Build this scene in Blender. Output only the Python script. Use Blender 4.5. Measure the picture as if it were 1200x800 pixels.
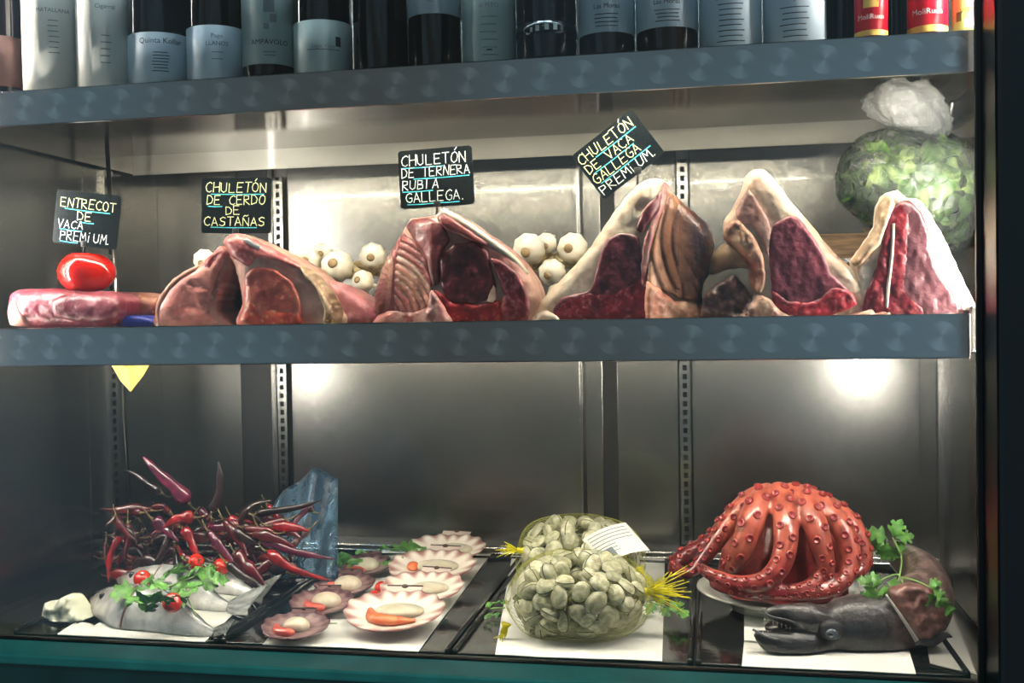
import bpy, bmesh, math, random
import numpy as np
from mathutils import Vector, Matrix, Euler
from mathutils.geometry import delaunay_2d_cdt
random.seed(7)
rng = np.random.default_rng(11)
for o in list(bpy.data.objects):
    bpy.data.objects.remove(o)
SC = bpy.context.scene
COL = SC.collection

# ------------------------------------------------------------------ camera
F = 1226.0
AX = np.array([[0.98196202, 0.18833286, -0.01677297],
               [-0.01200518, -0.02642809, -0.99957863],
               [-0.18869678, 0.98174961, -0.02369041]])   # world axes seen from the camera (right, down, forward)
cd = bpy.data.cameras.new('camera')
cam = bpy.data.objects.new('camera', cd)
COL.objects.link(cam)
cd.sensor_width = 36
cd.lens = F * 36 / 1200
cd.clip_start = 0.02
cam.matrix_world = Matrix((
    (AX[0][0], -AX[1][0], -AX[2][0], 0),
    (AX[0][1], -AX[1][1], -AX[2][1], 0),
    (AX[0][2], -AX[1][2], -AX[2][2], 0),
    (0, 0, 0, 1)))
SC.camera = cam

# ------------------------------------------------------------------ world: dim blue evening street
W = bpy.data.worlds.new('world'); SC.world = W; W.use_nodes = True
nt = W.node_tree; nt.nodes.clear()
wo = nt.nodes.new('ShaderNodeOutputWorld'); bg = nt.nodes.new('ShaderNodeBackground')
tc = nt.nodes.new('ShaderNodeTexCoord'); nz = nt.nodes.new('ShaderNodeTexNoise'); cr = nt.nodes.new('ShaderNodeValToRGB')
nz.inputs['Scale'].default_value = 2.2; nz.inputs['Detail'].default_value = 3
cr.color_ramp.elements[0].position = .36; cr.color_ramp.elements[0].color = (.055, .066, .066, 1)
cr.color_ramp.elements[1].position = .68; cr.color_ramp.elements[1].color = (.12, .21, .27, 1)
nt.links.new(tc.outputs['Generated'], nz.inputs['Vector']); nt.links.new(nz.outputs['Fac'], cr.inputs['Fac'])
nt.links.new(cr.outputs['Color'], bg.inputs['Color']); nt.links.new(bg.outputs[0], wo.inputs[0])
bg.inputs['Strength'].default_value = 1.5
TUBE_E = 150.0      # vertical light tubes
BEAD_E = 420.0
STRIP_E = 36.0     # their continuous diffuser      # small diodes under the shelves
SC.view_settings.view_transform = 'Standard'
SC.view_settings.look = 'None'
SC.view_settings.gamma = 1
SC.view_settings.use_curve_mapping = False
SC.view_settings.exposure = 0.22

# unseen fill light added outside the glass to brighten sill, bottles and meat
ld = bpy.data.lights.new('front_fill', 'AREA'); ld.shape = 'RECTANGLE'; ld.size = 1.6; ld.size_y = .25; ld.energy = 16; ld.color = (.80, .93, 1)
lo_ = bpy.data.objects.new('front_fill', ld); COL.objects.link(lo_); lo_.location = (-.35, .35, 1.55)
lo_.rotation_euler = (Vector((-.35, 1.7, -.2)) - Vector((-.35, .35, 1.55))).to_track_quat('-Z', 'Y').to_euler()

# ------------------------------------------------------------------ helpers
def at(px, py, Y):
    w = AX.T @ np.array([px - 600, py - 400, F]); return w * (Y / w[1])
def on(px, py, Z):
    w = AX.T @ np.array([px - 600, py - 400, F]); return w * (Z / w[2])
def lin(c):
    return tuple(((v / 255) / 12.92 if v / 255 <= .04045 else ((v / 255 + .055) / 1.055) ** 2.4) for v in c)

ORG = {}
def thing(name, label, cat, loc=(0, 0, 0), group=None):
    o = bpy.data.objects.new(name, None); COL.objects.link(o)
    o.empty_display_size = .02
    o.location = loc; o['label'] = label; o['category'] = cat
    if group: o['group'] = group
    ORG[o.name] = np.array(loc, float)
    return o
def tag(o, label=None, cat=None, group=None, kind=None):
    if label: o['label'] = label
    if cat: o['category'] = cat
    if group: o['group'] = group
    if kind: o['kind'] = kind
    return o
def mesh(name, vf, mat, parent=None, smooth=True, col=None, loc=None):
    v, f = vf
    v = np.array(v, float)
    base = ORG.get(parent.name, np.zeros(3)) if parent else (np.zeros(3) if loc is None else np.array(loc, float))
    me = bpy.data.meshes.new(name)
    me.from_pydata((v - base).tolist(), [], [list(map(int, q)) for q in f]); me.update()
    if smooth: me.polygons.foreach_set('use_smooth', [True] * len(me.polygons))
    if isinstance(mat, (list, tuple)):
        for m in mat: me.materials.append(m)
    elif mat: me.materials.append(mat)
    if col is not None:
        a = me.color_attributes.new('Col', 'FLOAT_COLOR', 'POINT')
        c = np.ones((len(v), 4)); c[:, :3] = col
        a.data.foreach_set('color', c.ravel())
    o = bpy.data.objects.new(name, me); COL.objects.link(o)
    if parent:
        o.parent = parent; ORG[o.name] = base
    else:
        o.location = base; ORG[o.name] = base
    return o
def copy_thing(r, loc, rot=None, scale=None, label=None, group=None):
    c = r.copy(); COL.objects.link(c); c.location = loc
    if rot is not None: c.rotation_euler = rot
    if scale is not None: c.scale = scale
    if label: c['label'] = label
    if group: c['group'] = group
    for ch in list(r.children):
        d = ch.copy(); COL.objects.link(d); d.parent = c
        for g in list(ch.children):
            e = g.copy(); COL.objects.link(e); e.parent = d
    return c
def joinvf(*parts):
    V = []; Fc = []; n = 0
    for v, f in parts:
        V.append(np.array(v, float).reshape(-1, 3)); Fc += [[i + n for i in q] for q in f]; n += len(v)
    return np.concatenate(V), Fc
def box(x0, x1, y0, y1, z0, z1, bev=0, seg=2):
    bm = bmesh.new(); bmesh.ops.create_cube(bm, size=1)
    for v in bm.verts:
        v.co = Vector(((x0 + x1) / 2 + v.co.x * (x1 - x0), (y0 + y1) / 2 + v.co.y * (y1 - y0), (z0 + z1) / 2 + v.co.z * (z1 - z0)))
    if bev: bmesh.ops.bevel(bm, geom=bm.edges[:], offset=bev, segments=seg, profile=.5, affect='EDGES')
    v = [tuple(q.co) for q in bm.verts]; bm.verts.index_update(); f = [[q.index for q in p.verts] for p in bm.faces]
    bm.free(); return np.array(v), f
def cr_spline(P, n):
    P = np.array(P, float); m = len(P)
    if m < 3:
        t = np.linspace(0, 1, n)[:, None]; return P[0] * (1 - t) + P[-1] * t
    Q = np.vstack([2 * P[0] - P[1], P, 2 * P[-1] - P[-2]])
    out = []
    for u in np.linspace(0, m - 1 - 1e-9, n):
        i = int(u); t = u - i; a, b, c, d = Q[i:i + 4]
        out.append(.5 * (2 * b + (c - a) * t + (2 * a - 5 * b + 4 * c - d) * t * t + (3 * b - a - 3 * c + d) * t ** 3))
    return np.array(out)
def frames(P, up=(0, 0, 1)):
    T = np.gradient(P, axis=0); T /= np.linalg.norm(T, axis=1)[:, None] + 1e-12
    u = np.array(up, float); N = []
    for t in T:
        n = u - t * (u @ t); L = np.linalg.norm(n)
        if L < 1e-4:
            n = np.cross(t, [1, .3, 0]); L = np.linalg.norm(n)
        n /= L; N.append(n); u = n if up is None else u * .5 + n * .5
    N = np.array(N); return T, N, np.cross(T, N)
def tube(P, R, n=10, sx=1.0, up=(0, 0, 1), caps=True):
    """sweep: R = radius along N, sx = ratio along B"""
    P = np.array(P, float); R = np.array(R, float) * np.ones(len(P)); sx = np.array(sx, float) * np.ones(len(P))
    T, N, B = frames(P, up); a = np.linspace(0, 2 * math.pi, n, endpoint=False)
    V = (P[:, None, :] + np.cos(a)[None, :, None] * N[:, None, :] * R[:, None, None] + np.sin(a)[None, :, None] * B[:, None, :] * (R * sx)[:, None, None]).reshape(-1, 3)
    Fc = []
    for i in range(len(P) - 1):
        for j in range(n):
            k = (j + 1) % n
            Fc.append([i * n + j, i * n + k, (i + 1) * n + k, (i + 1) * n + j])
    if caps:
        Fc.append(list(range(n))[::-1]); Fc.append([(len(P) - 1) * n + j for j in range(n)])
    return V, Fc
def lathe(prof, n=32, cx=0, cy=0, cz=0, close=True):
    prof = np.array(prof, float); a = np.linspace(0, 2 * math.pi, n, endpoint=False)
    V = np.array([[cx + r * math.cos(t), cy + r * math.sin(t), cz + z] for r, z in prof for t in a]); Fc = []
    for i in range(len(prof) - 1):
        for j in range(n):
            k = (j + 1) % n; Fc.append([i * n + j, i * n + k, (i + 1) * n + k, (i + 1) * n + j])
    if close:
        Fc.append(list(range(n))[::-1]); Fc.append([(len(prof) - 1) * n + j for j in range(n)])
    return V, Fc
def vnoise(P, scale, seed=0, octv=3):
    """cheap smooth noise from summed sines, about -1..1"""
    r = np.random.default_rng(seed); P = np.array(P, float); out = np.zeros(len(P)); amp = 1; tot = 0
    for o in range(octv):
        for k in range(4):
            d = r.normal(size=P.shape[1]); d /= np.linalg.norm(d)
            out += amp * np.sin(P @ d * scale * (2 ** o) * r.uniform(.7, 1.4) + r.uniform(0, 6.28)) / 2.2
        tot += amp; amp *= .55
    return out / tot
def sphere(c, rx, ry=None, rz=None, nu=24, nv=14, disp=0, dscale=60, seed=0):
    ry = ry or rx; rz = rz or rx
    V = [[0, 0, -1]]
    for i in range(1, nv):
        t = -math.pi / 2 + math.pi * i / nv
        for j in range(nu):
            a = 2 * math.pi * j / nu; V.append([math.cos(t) * math.cos(a), math.cos(t) * math.sin(a), math.sin(t)])
    V.append([0, 0, 1]); V = np.array(V); Fc = []
    for j in range(nu): Fc.append([0, 1 + (j + 1) % nu, 1 + j])
    for i in range(nv - 2):
        for j in range(nu):
            a = 1 + i * nu; k = (j + 1) % nu; Fc.append([a + j, a + k, a + nu + k, a + nu + j])
    e = len(V) - 1; a = 1 + (nv - 2) * nu
    for j in range(nu): Fc.append([a + j, a + (j + 1) % nu, e])
    S = V * [rx, ry, rz]
    if disp: S = S * (1 + disp * vnoise(S, dscale, seed))[:, None]
    return S + np.array(c), Fc

def inpoly(P, poly):
    x, y = P[:, 0], P[:, 1]; r = np.zeros(len(P), bool); q = np.array(poly, float); n = len(q)
    for i in range(n):
        x1, y1 = q[i]; x2, y2 = q[(i + 1) % n]
        c = ((y1 > y) != (y2 > y)) & (x < (x2 - x1) * (y - y1) / (y2 - y1 + 1e-12) + x1); r ^= c
    return r
def edist(P, poly):
    q = np.array(poly, float); d = np.full(len(P), 1e9); n = len(q)
    for i in range(n):
        a = q[i]; b = q[(i + 1) % n]; ab = b - a
        t = np.clip(((P - a) @ ab) / (ab @ ab + 1e-12), 0, 1); d = np.minimum(d, np.linalg.norm(P - a - t[:, None] * ab, axis=1))
    return d
def smooth_poly(poly, step=2.5, wob=0, seed=0):
    P = np.array(poly, float); n = len(P); out = []
    for i in range(n):
        a, b, c, d = P[i - 1], P[i], P[(i + 1) % n], P[(i + 2) % n]
        L = max(1, int(np.linalg.norm(c - b) / step))
        for k in range(L):
            t = k / L; s = .5 * (2 * b + (c - a) * t + (2 * a - 5 * b + 4 * c - d) * t * t + (3 * b - a - 3 * c + d) * t ** 3)
            out.append(s * .6 + (b * (1 - t) + c * t) * .4)
    out = np.array(out)
    if wob: out = out + wob * np.stack([vnoise(out, .35, seed), vnoise(out, .35, seed + 5)], 1)
    return out
BASE = {'n': 0}
def relief(name, poly, Y0, mat, parent, thick=.1, bulge=.015, er=14, step=2.6, depth=None, color=None, rough=.0015, seed=0, zmin=None, back=.74, wob=.8, over=None, rel=None):
    """a solid chunk: its cut face follows an outline on the plane Y0, swells out of it and has a real back"""
    ol = smooth_poly(poly, step, wob, seed)
    x0, y0 = ol.min(0); x1, y1 = ol.max(0)
    gx, gy = np.meshgrid(np.arange(x0, x1, step), np.arange(y0, y1, step)); G = np.stack([gx.ravel(), gy.ravel()], 1)
    G = G + rng.uniform(-.25, .25, G.shape) * step
    G = G[inpoly(G, ol)]; G = G[edist(G, ol) > step * .7]
    allp = np.vstack([ol, G]); n = len(ol)
    res = delaunay_2d_cdt([Vector(p) for p in allp], [(i, (i + 1) % n) for i in range(n)], [], 1, 1e-4)
    V2 = np.array([tuple(v) for v in res[0]]); T = [list(f) for f in res[2]]
    d = edist(V2, ol)
    isbase = thick >= .10
    follow = (not isbase) and over is None and BASE.get('p') is parent and parent is not None
    if follow:
        BASE['n'] += 1; bulge = bulge * (.30 if rough < .0025 else .8); er = er * .6
    b = bulge * np.sqrt(np.clip(1 - (1 - np.clip(d / er, 0, 1)) ** 2, 0, 1))
    if isbase: BASE.update(p=parent, n=0, ol=ol, Y0=Y0, dep=depth, b=bulge, er=er)
    if follow:
        db = edist(V2, BASE['ol']) * inpoly(V2, BASE['ol'])
        surf = BASE['Y0'] + (BASE['dep'](V2[:, 0], V2[:, 1]) if BASE['dep'] else 0) - BASE['b'] * np.sqrt(np.clip(1 - (1 - np.clip(db / BASE['er'], 0, 1)) ** 2, 0, 1))
        Y = surf - .0022 - .0007 * BASE['n'] + (rel(V2[:, 0], V2[:, 1]) if rel else 0) - b - rough * np.clip(d / 4, 0, 1) * vnoise(V2, .25, seed, 3)
    else: Y = Y0 + (depth(V2[:, 0], V2[:, 1]) if depth else 0) - b - rough * np.clip(d / 4, 0, 1) * vnoise(V2, .25, seed, 3)
    V = np.array([at(p[0], p[1], y) for p, y in zip(V2, Y)])
    # outline loop, in mesh index order
    ec = {}
    for t in T:
        for i in range(3):
            k = (t[i], t[(i + 1) % 3]); ec[k] = ec.get(k, 0) + 1
    be = {a: b_ for (a, b_) in ec if (b_, a) not in ec}
    s = next(iter(be)); loop = [s]; c = be[s]
    while c != s and c in be and len(loop) < 6000: loop.append(c); c = be[c]
    L = np.array(loop); cen = V[L].mean(0)
    fr = [(.35, 1.0), (.8, (1 + back) / 2), (1.0, back * .9)]
    VV = [V]; base = len(V); prev = L; Fc = [t[::-1] for t in T]
    for (k, s_) in fr:
        R_ = V[L].copy(); R_ = cen + (R_ - cen) * [s_, 1, s_]
        R_[:, 1] = V[L][:, 1] * (1 - k) + (Y0 + (0 if depth is None else float(np.mean(depth(V2[:, 0], V2[:, 1])))) + thick) * k if k > .3 else V[L][:, 1] + k * thick
        VV.append(R_); cur = np.arange(base, base + len(L)); base += len(L)
        for i in range(len(L)):
            j = (i + 1) % len(L); Fc.append([int(prev[i]), int(prev[j]), int(cur[j]), int(cur[i])])
        prev = cur
    Fc.append([int(i) for i in prev])
    V = np.vstack(VV)
    if zmin is not None: V[:, 2] = np.maximum(V[:, 2], zmin)
    c = None
    if color is not None:
        c2 = color(V2) if callable(color) else np.tile(np.array(color, float), (len(V2), 1))
        c = np.vstack([c2] + [c2[L]] * 3)
    o = mesh(name, (V, Fc), mat, parent, True, c)
    bm = bmesh.new(); bm.from_mesh(o.data); bmesh.ops.recalc_face_normals(bm, faces=bm.faces[:]); bm.to_mesh(o.data); bm.free()
    o.data.polygons.foreach_set('use_smooth', [True] * len(o.data.polygons))
    return o

# ------------------------------------------------------------------ materials
def mat(name, color=(128, 128, 128), rough=.5, metal=0, noise=None, bump=0, bscale=200, coat=0, sub=0, alpha=None, spec=None, vcol=False, rand=0, subc=None, emit=None, nscale=30, ndetail=4, stretch=None, rvar=0, trans=0):
    m = bpy.data.materials.new(name); m.use_nodes = True; t = m.node_tree; P = t.nodes['Principled BSDF']; N = t.nodes.new; K = t.links.new
    P.inputs['Base Color'].default_value = (*lin(color), 1); P.inputs['Roughness'].default_value = rough; P.inputs['Metallic'].default_value = metal
    if spec is not None: P.inputs['Specular IOR Level'].default_value = spec
    if coat: P.inputs['Coat Weight'].default_value = coat; P.inputs['Coat Roughness'].default_value = .04 if metal == 1 else .12
    if sub: P.inputs['Subsurface Weight'].default_value = sub; P.inputs['Subsurface Radius'].default_value = subc or (.012, .004, .003); P.inputs['Subsurface Scale'].default_value = 1
    if alpha is not None: P.inputs['Alpha'].default_value = alpha
    if trans: P.inputs['Transmission Weight'].default_value = trans
    tc = N('ShaderNodeTexCoord'); mp = N('ShaderNodeMapping'); K(tc.outputs['Object'], mp.inputs[0])
    if stretch: mp.inputs['Scale'].default_value = stretch
    src = None
    if vcol:
        a = N('ShaderNodeAttribute'); a.attribute_name = 'Col'; src = a.outputs['Color']
    if noise:
        n = N('ShaderNodeTexNoise'); n.inputs['Scale'].default_value = nscale; n.inputs['Detail'].default_value = ndetail; n.inputs['Distortion'].default_value = .6; K(mp.outputs[0], n.inputs['Vector'])
        r = N('ShaderNodeValToRGB'); r.color_ramp.elements.remove(r.color_ramp.elements[0]) if False else None
        es = r.color_ramp.elements
        while len(es) < len(noise): es.new(.5)
        for e, (p, c) in zip(es, noise): e.position = p; e.color = (*lin(c), 1)
        K(n.outputs['Fac'], r.inputs['Fac'])
        if src is not None:
            mx = N('ShaderNodeMix'); mx.data_type = 'RGBA'; mx.blend_type = 'MULTIPLY'; mx.inputs['Factor'].default_value = 1
            K(src, mx.inputs['A']); K(r.outputs['Color'], mx.inputs['B']); src = mx.outputs['Result']
        else: src = r.outputs['Color']
    if rand:
        oi = N('ShaderNodeObjectInfo'); hs = N('ShaderNodeHueSaturation'); mr = N('ShaderNodeMapRange')
        mr.inputs['To Min'].default_value = 1 - rand; mr.inputs['To Max'].default_value = 1 + rand
        K(oi.outputs['Random'], mr.inputs['Value']); K(mr.outputs[0], hs.inputs['Value'])
        if src is not None: K(src, hs.inputs['Color'])
        else: hs.inputs['Color'].default_value = (*lin(color), 1)
        src = hs.outputs['Color']
    if src is not None: K(src, P.inputs['Base Color'])
    if bump:
        n2 = N('ShaderNodeTexNoise'); n2.inputs['Scale'].default_value = bscale; n2.inputs['Detail'].default_value = 3; K(mp.outputs[0], n2.inputs['Vector'])
        b = N('ShaderNodeBump'); b.inputs['Strength'].default_value = bump; b.inputs['Distance'].default_value = .002; K(n2.outputs['Fac'], b.inputs['Height']); K(b.outputs[0], P.inputs['Normal'])
    if rvar:
        n3 = N('ShaderNodeTexNoise'); n3.inputs['Scale'].default_value = 9; n3.inputs['Detail'].default_value = 5; n3.inputs['Distortion'].default_value = 1.2; K(mp.outputs[0], n3.inputs['Vector'])
        mr = N('ShaderNodeMapRange'); mr.inputs['From Min'].default_value = .3; mr.inputs['From Max'].default_value = .7
        mr.inputs['To Min'].default_value = max(.02, rough - rvar); mr.inputs['To Max'].default_value = rough + rvar
        K(n3.outputs['Fac'], mr.inputs['Value']); K(mr.outputs[0], P.inputs['Roughness'])
    if emit:
        P.inputs['Emission Color'].default_value = (*emit[0], 1); P.inputs['Emission Strength'].default_value = emit[1]
    return m

def clear_film(name, tint=(1, 1, 1), haze=(230, 235, 230), hz=.12, rough=.12, bump=.5, bscale=40, ior=1.5):
    """thin clear plastic or glass: transparent + a little white haze + gloss by fresnel"""
    m = bpy.data.materials.new(name); m.use_nodes = True; t = m.node_tree; t.nodes.clear(); N = t.nodes.new; K = t.links.new
    out = N('ShaderNodeOutputMaterial'); tr = N('ShaderNodeBsdfTransparent'); tr.inputs[0].default_value = (*tint, 1)
    gl = N('ShaderNodeBsdfGlossy'); gl.inputs['Roughness'].default_value = rough
    df = N('ShaderNodeBsdfDiffuse'); df.inputs[0].default_value = (*lin(haze), 1)
    tl = N('ShaderNodeBsdfTranslucent'); tl.inputs[0].default_value = (*lin(haze), 1)
    ad = N('ShaderNodeMixShader'); ad.inputs[0].default_value = .45; K(df.outputs[0], ad.inputs[1]); K(tl.outputs[0], ad.inputs[2])
    m1 = N('ShaderNodeMixShader'); m1.inputs[0].default_value = hz; K(tr.outputs[0], m1.inputs[1]); K(ad.outputs[0], m1.inputs[2])
    fr = N('ShaderNodeFresnel'); fr.inputs['IOR'].default_value = ior
    m2 = N('ShaderNodeMixShader'); K(fr.outputs[0], m2.inputs[0]); K(m1.outputs[0], m2.inputs[1]); K(gl.outputs[0], m2.inputs[2]); K(m2.outputs[0], out.inputs[0])
    if bump:
        tc = N('ShaderNodeTexCoord'); n = N('ShaderNodeTexNoise'); n.inputs['Scale'].default_value = bscale; n.inputs['Distortion'].default_value = 1.5; n.inputs['Detail'].default_value = 4
        K(tc.outputs['Object'], n.inputs['Vector']); b = N('ShaderNodeBump'); b.inputs['Strength'].default_value = bump; b.inputs['Distance'].default_value = .006
        K(n.outputs['Fac'], b.inputs['Height']); K(b.outputs[0], gl.inputs['Normal']); K(b.outputs[0], fr.inputs['Normal'])
    return m

def swirl_steel(name, zc):
    """engine-turned steel: a row of overlapping brushed discs"""
    m = mat(name, (165, 168, 168), .2, 1); t = m.node_tree; N = t.nodes.new; K = t.links.new; P = t.nodes['Principled BSDF']
    tc = N('ShaderNodeTexCoord'); sp = N('ShaderNodeSeparateXYZ'); K(tc.outputs['Object'], sp.inputs[0])
    def mth(op, a, b=None):
        n = N('ShaderNodeMath'); n.operation = op
        for i, q in enumerate((a, b)):
            if q is None: continue
            if isinstance(q, (int, float)): n.inputs[i].default_value = q
            else: K(q, n.inputs[i])
        return n.outputs[0]
    S = .052
    u = mth('SUBTRACT', mth('FRACT', mth('DIVIDE', sp.outputs[0], S)), .5)
    v = mth('DIVIDE', mth('SUBTRACT', sp.outputs[2], zc), S)
    r = mth('SQRT', mth('ADD', mth('MULTIPLY', u, u), mth('MULTIPLY', v, v)))
    ang = mth('ARCTAN2', v, u)
    bow_sheen = mth('POWER', mth('ABSOLUTE', mth('SINE', mth('ADD', ang, .35))), 3)  # bow-tie sheen of brushed steel, painted into the base colour
    inside = mth('LESS_THAN', r, .36)
    fine = N('ShaderNodeTexNoise'); fine.inputs['Scale'].default_value = 25; K(tc.outputs['Object'], fine.inputs['Vector'])
    val = mth('ADD', mth('MULTIPLY', mth('MULTIPLY', bow_sheen, inside), mth('MULTIPLY', fine.outputs['Fac'], .34)), .42)
    cb = N('ShaderNodeCombineColor'); K(val, cb.inputs[0]); K(val, cb.inputs[1]); K(mth('MULTIPLY', val, .99), cb.inputs[2]); K(cb.outputs[0], P.inputs['Base Color'])
    K(mth('ADD', mth('MULTIPLY', fine.outputs['Fac'], .16), .10), P.inputs['Roughness'])
    return m

STEEL = mat('stainless_steel', (168, 166, 160), .2, 1, coat=.35)
STEEL_WALL = mat('brushed_wall_steel', (150, 149, 144), .26, 1, coat=.35, noise=[(.3, (126, 125, 120)), (.7, (142, 140, 134))], nscale=3)
STEEL_DARK = mat('shelf_support_steel', (120, 118, 112), .35, 1)
STEEL_RAW = mat('matt_folded_steel', (140, 138, 131), .36, 1, coat=.5)
MIRROR = mat('polished_underside_steel', (160, 156, 148), .12, 1, rvar=.03, bump=.15, bscale=2)
BLACK = mat('black_rubber', (14, 15, 16), .45)
FRAME = mat('black_frame_paint', (11, 13, 15), .3)
GREEN = mat('dark_green_paint', (8, 52, 50), .28, noise=[(.3, (7, 46, 44)), (.7, (12, 64, 60))], nscale=12)
SILL_LIT = mat('lit_sill_green', (20, 100, 92), .45, noise=[(.3, (22, 104, 96)), (.7, (36, 130, 118))], nscale=10)  # frame green made lighter, light on the sill top put into the colour
TRAYM = mat('black_tray_plastic', (20, 22, 23), .12, bump=.15, bscale=60)
SLOT = mat('slot_dark', (34, 34, 33), .7)
TUBE = mat('light_tube', (255, 255, 255), .4, emit=((1, .97, .9), TUBE_E))
STRIPM = mat('strip_diffuser', (255, 255, 255), .4, emit=((1, .95, .84), STRIP_E))
BEAD = mat('diode', (255, 255, 255), .4, emit=((1, .93, .72), BEAD_E))
PAPER = mat('white_paper', (226, 226, 220), .7, bump=.2, bscale=60)
GREYPAPER = mat('grey_paper', (150, 148, 142), .7)

ZF = -.4650     # tray floor
ZS = -.0120     # meat shelf surface
ZB = .3430      # bottle shelf surface

# ------------------------------------------------------------------ the case shell
def struct(name, vf, m, parent=None, smooth=False):
    o = mesh(name, vf, m, parent, smooth)
    if parent is None: o['kind'] = 'structure'
    return o
XL, XR, YB = -1.175, .385, 2.07
wb = struct('wall_back', box(XL - .03, XR + .03, YB + .012, YB + .05, -.50, .80), STEEL_DARK)
for (a, b) in ((XL, -.985), (-.918, -.905), (-.872, -.256), (-.252, -.216), (-.188, -.068), (-.042, XR)):
    mesh('panel', box(a, b, YB, YB + .011, -.47, .79, .002), STEEL_WALL, wb, False)
for (a, b) in ((-.985, -.918), (-.216, -.188)):
    mesh('black_gasket', box(a, b, YB + .002, YB + .012, -.47, .79), BLACK, wb, False)
mesh('bright_edge', box(-.262, -.256, YB - .006, YB + .004, -.45, .79, .001), STEEL, wb, False)
def standard(x0, x1, y, parent, axis='x', z0=-.45, z1=.30, flip=1):
    """perforated shelf upright with real slots"""
    pc = []; pcs = []
    w = x1 - x0
    a, b = x0, x1
    pc.append(box(a, a + w * .3, y - .004, y + .006, z0, z1)); pc.append(box(b - w * .3, b, y - .004, y + .006, z0, z1))
    z = z0
    while z < z1:
        pc.append(box(a + w * .3, b - w * .3, y - .004, y + .003, z, z + .0075)); z += .0175
    pcs = box(a + w * .2, b - w * .2, y + .003, y + .006, z0, z1)
    v, f = joinvf(*pc)
    if axis == 'y':
        v = v.copy(); v[:, [0, 1]] = v[:, [1, 0]]; pv = pcs[0].copy(); pv[:, [0, 1]] = pv[:, [1, 0]]; pcs = (pv, [q[::-1] for q in pcs[1]]); f = [q[::-1] for q in f]
        if flip < 0:
            v[:, 0] = 2 * y - v[:, 0]; pv = pcs[0]; pv[:, 0] = 2 * y - pv[:, 0]
    o = mesh('shelf_upright', (v, f), STEEL, parent, False); mesh('slot_backing', pcs, SLOT, o, False)
standard(-.900, -.880, YB - .004, wb); standard(-.065, -.045, YB - .004, wb)
bb = struct('baseboard_back', joinvf(box(XL, XR, 2.0, YB, -.462, -.452, .002), box(XL, XR, 1.985, 2.0, -.475, -.4585, .002)), STEEL)
wl = struct('wall_left', box(XL - .04, XL - .002, 1.36, YB + .05, -.50, .80), STEEL_DARK)
mesh('panel', box(XL - .002, XL + .006, 1.36, 1.80, -.47, .79, .002), STEEL_WALL, wl, False)
mesh('panel', box(XL - .002, XL + .006, 1.80, YB, -.47, .79, .002), STEEL_WALL, wl, False)
standard(1.86, 1.89, XL + .010, wl, 'y', flip=-1); 
wr = struct('wall_right', box(XR + .002, XR + .04, 1.36, YB + .05, -.50, .80), STEEL_DARK)
mesh('panel', box(XR - .006, XR + .002, 1.36, 1.80, -.47, .79, .002), STEEL_WALL, wr, False)
mesh('panel', box(XR - .006, XR + .002, 1.80, YB, -.47, .79, .002), STEEL_WALL, wr, False)
standard(1.86, 1.89, XR - .010, wr, 'y')
struct('ceiling', box(XL - .04, XR + .04, 1.36, YB + .05, .80, .83), STEEL)
struct('floor', box(XL - .04, XR + .04, 1.33, YB + .05, -.53, -.485), STEEL_DARK)
t1 = struct('trim_1', box(XL - .3, .62, 1.312, 1.36, -1.3, -.480, .002), GREEN)
mesh('sill', box(XL - .3, .62, 1.308, 1.373, -.480, -.4655, .003), SILL_LIT, t1, False)
mesh('sill_seal', box(XL, .34, 1.373, 1.388, -.485, -.4640), BLACK, t1, False)
t2 = struct('trim_2', box(.325, .62, 1.30, 1.3805, -.4655, .83, .006), FRAME)
mesh('frame_seal', box(.319, .330, 1.372, 1.380, -.4655, .83, .001), BLACK, t2, False)
struct('trim_3', box(XL - .3, XL + .03, 1.30, 1.3805, -.4655, .83, .006), FRAME)
GLASS = clear_film('window_glass', hz=.0, rough=.02, bump=0, ior=1.45, haze=(200, 215, 220))
struct('window_1', box(XL + .02, .326, 1.3755, 1.3795, -.4640, .80), GLASS)

# light tubes and diodes
def light_tube(x, lab):
    t = thing('light_tube', lab, 'lamp', (x, 1.39, -.25))
    mesh('diffuser', box(x - .006, x + .006, 1.3865, 1.3945, -.20, .76, .003), TUBE, t)
    mesh('housing', box(x - .008, x + .008, 1.3815, 1.3863, -.22, .78, .001), STEEL_DARK, t, False)
light_tube(XL + .075, 'upright white light tube in the front left corner of the case')
light_tube(.352, 'upright white light tube behind the black frame on the right')

# thin rods by the left wall
rd = mesh('support_rod', tube([at(125, 165, 1.80), at(152, 592, 1.80)], .0042, 10, caps=True), STEEL)
tag(rd, 'thin grey steel rod standing at a slant along the left wall', 'rod')

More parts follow.
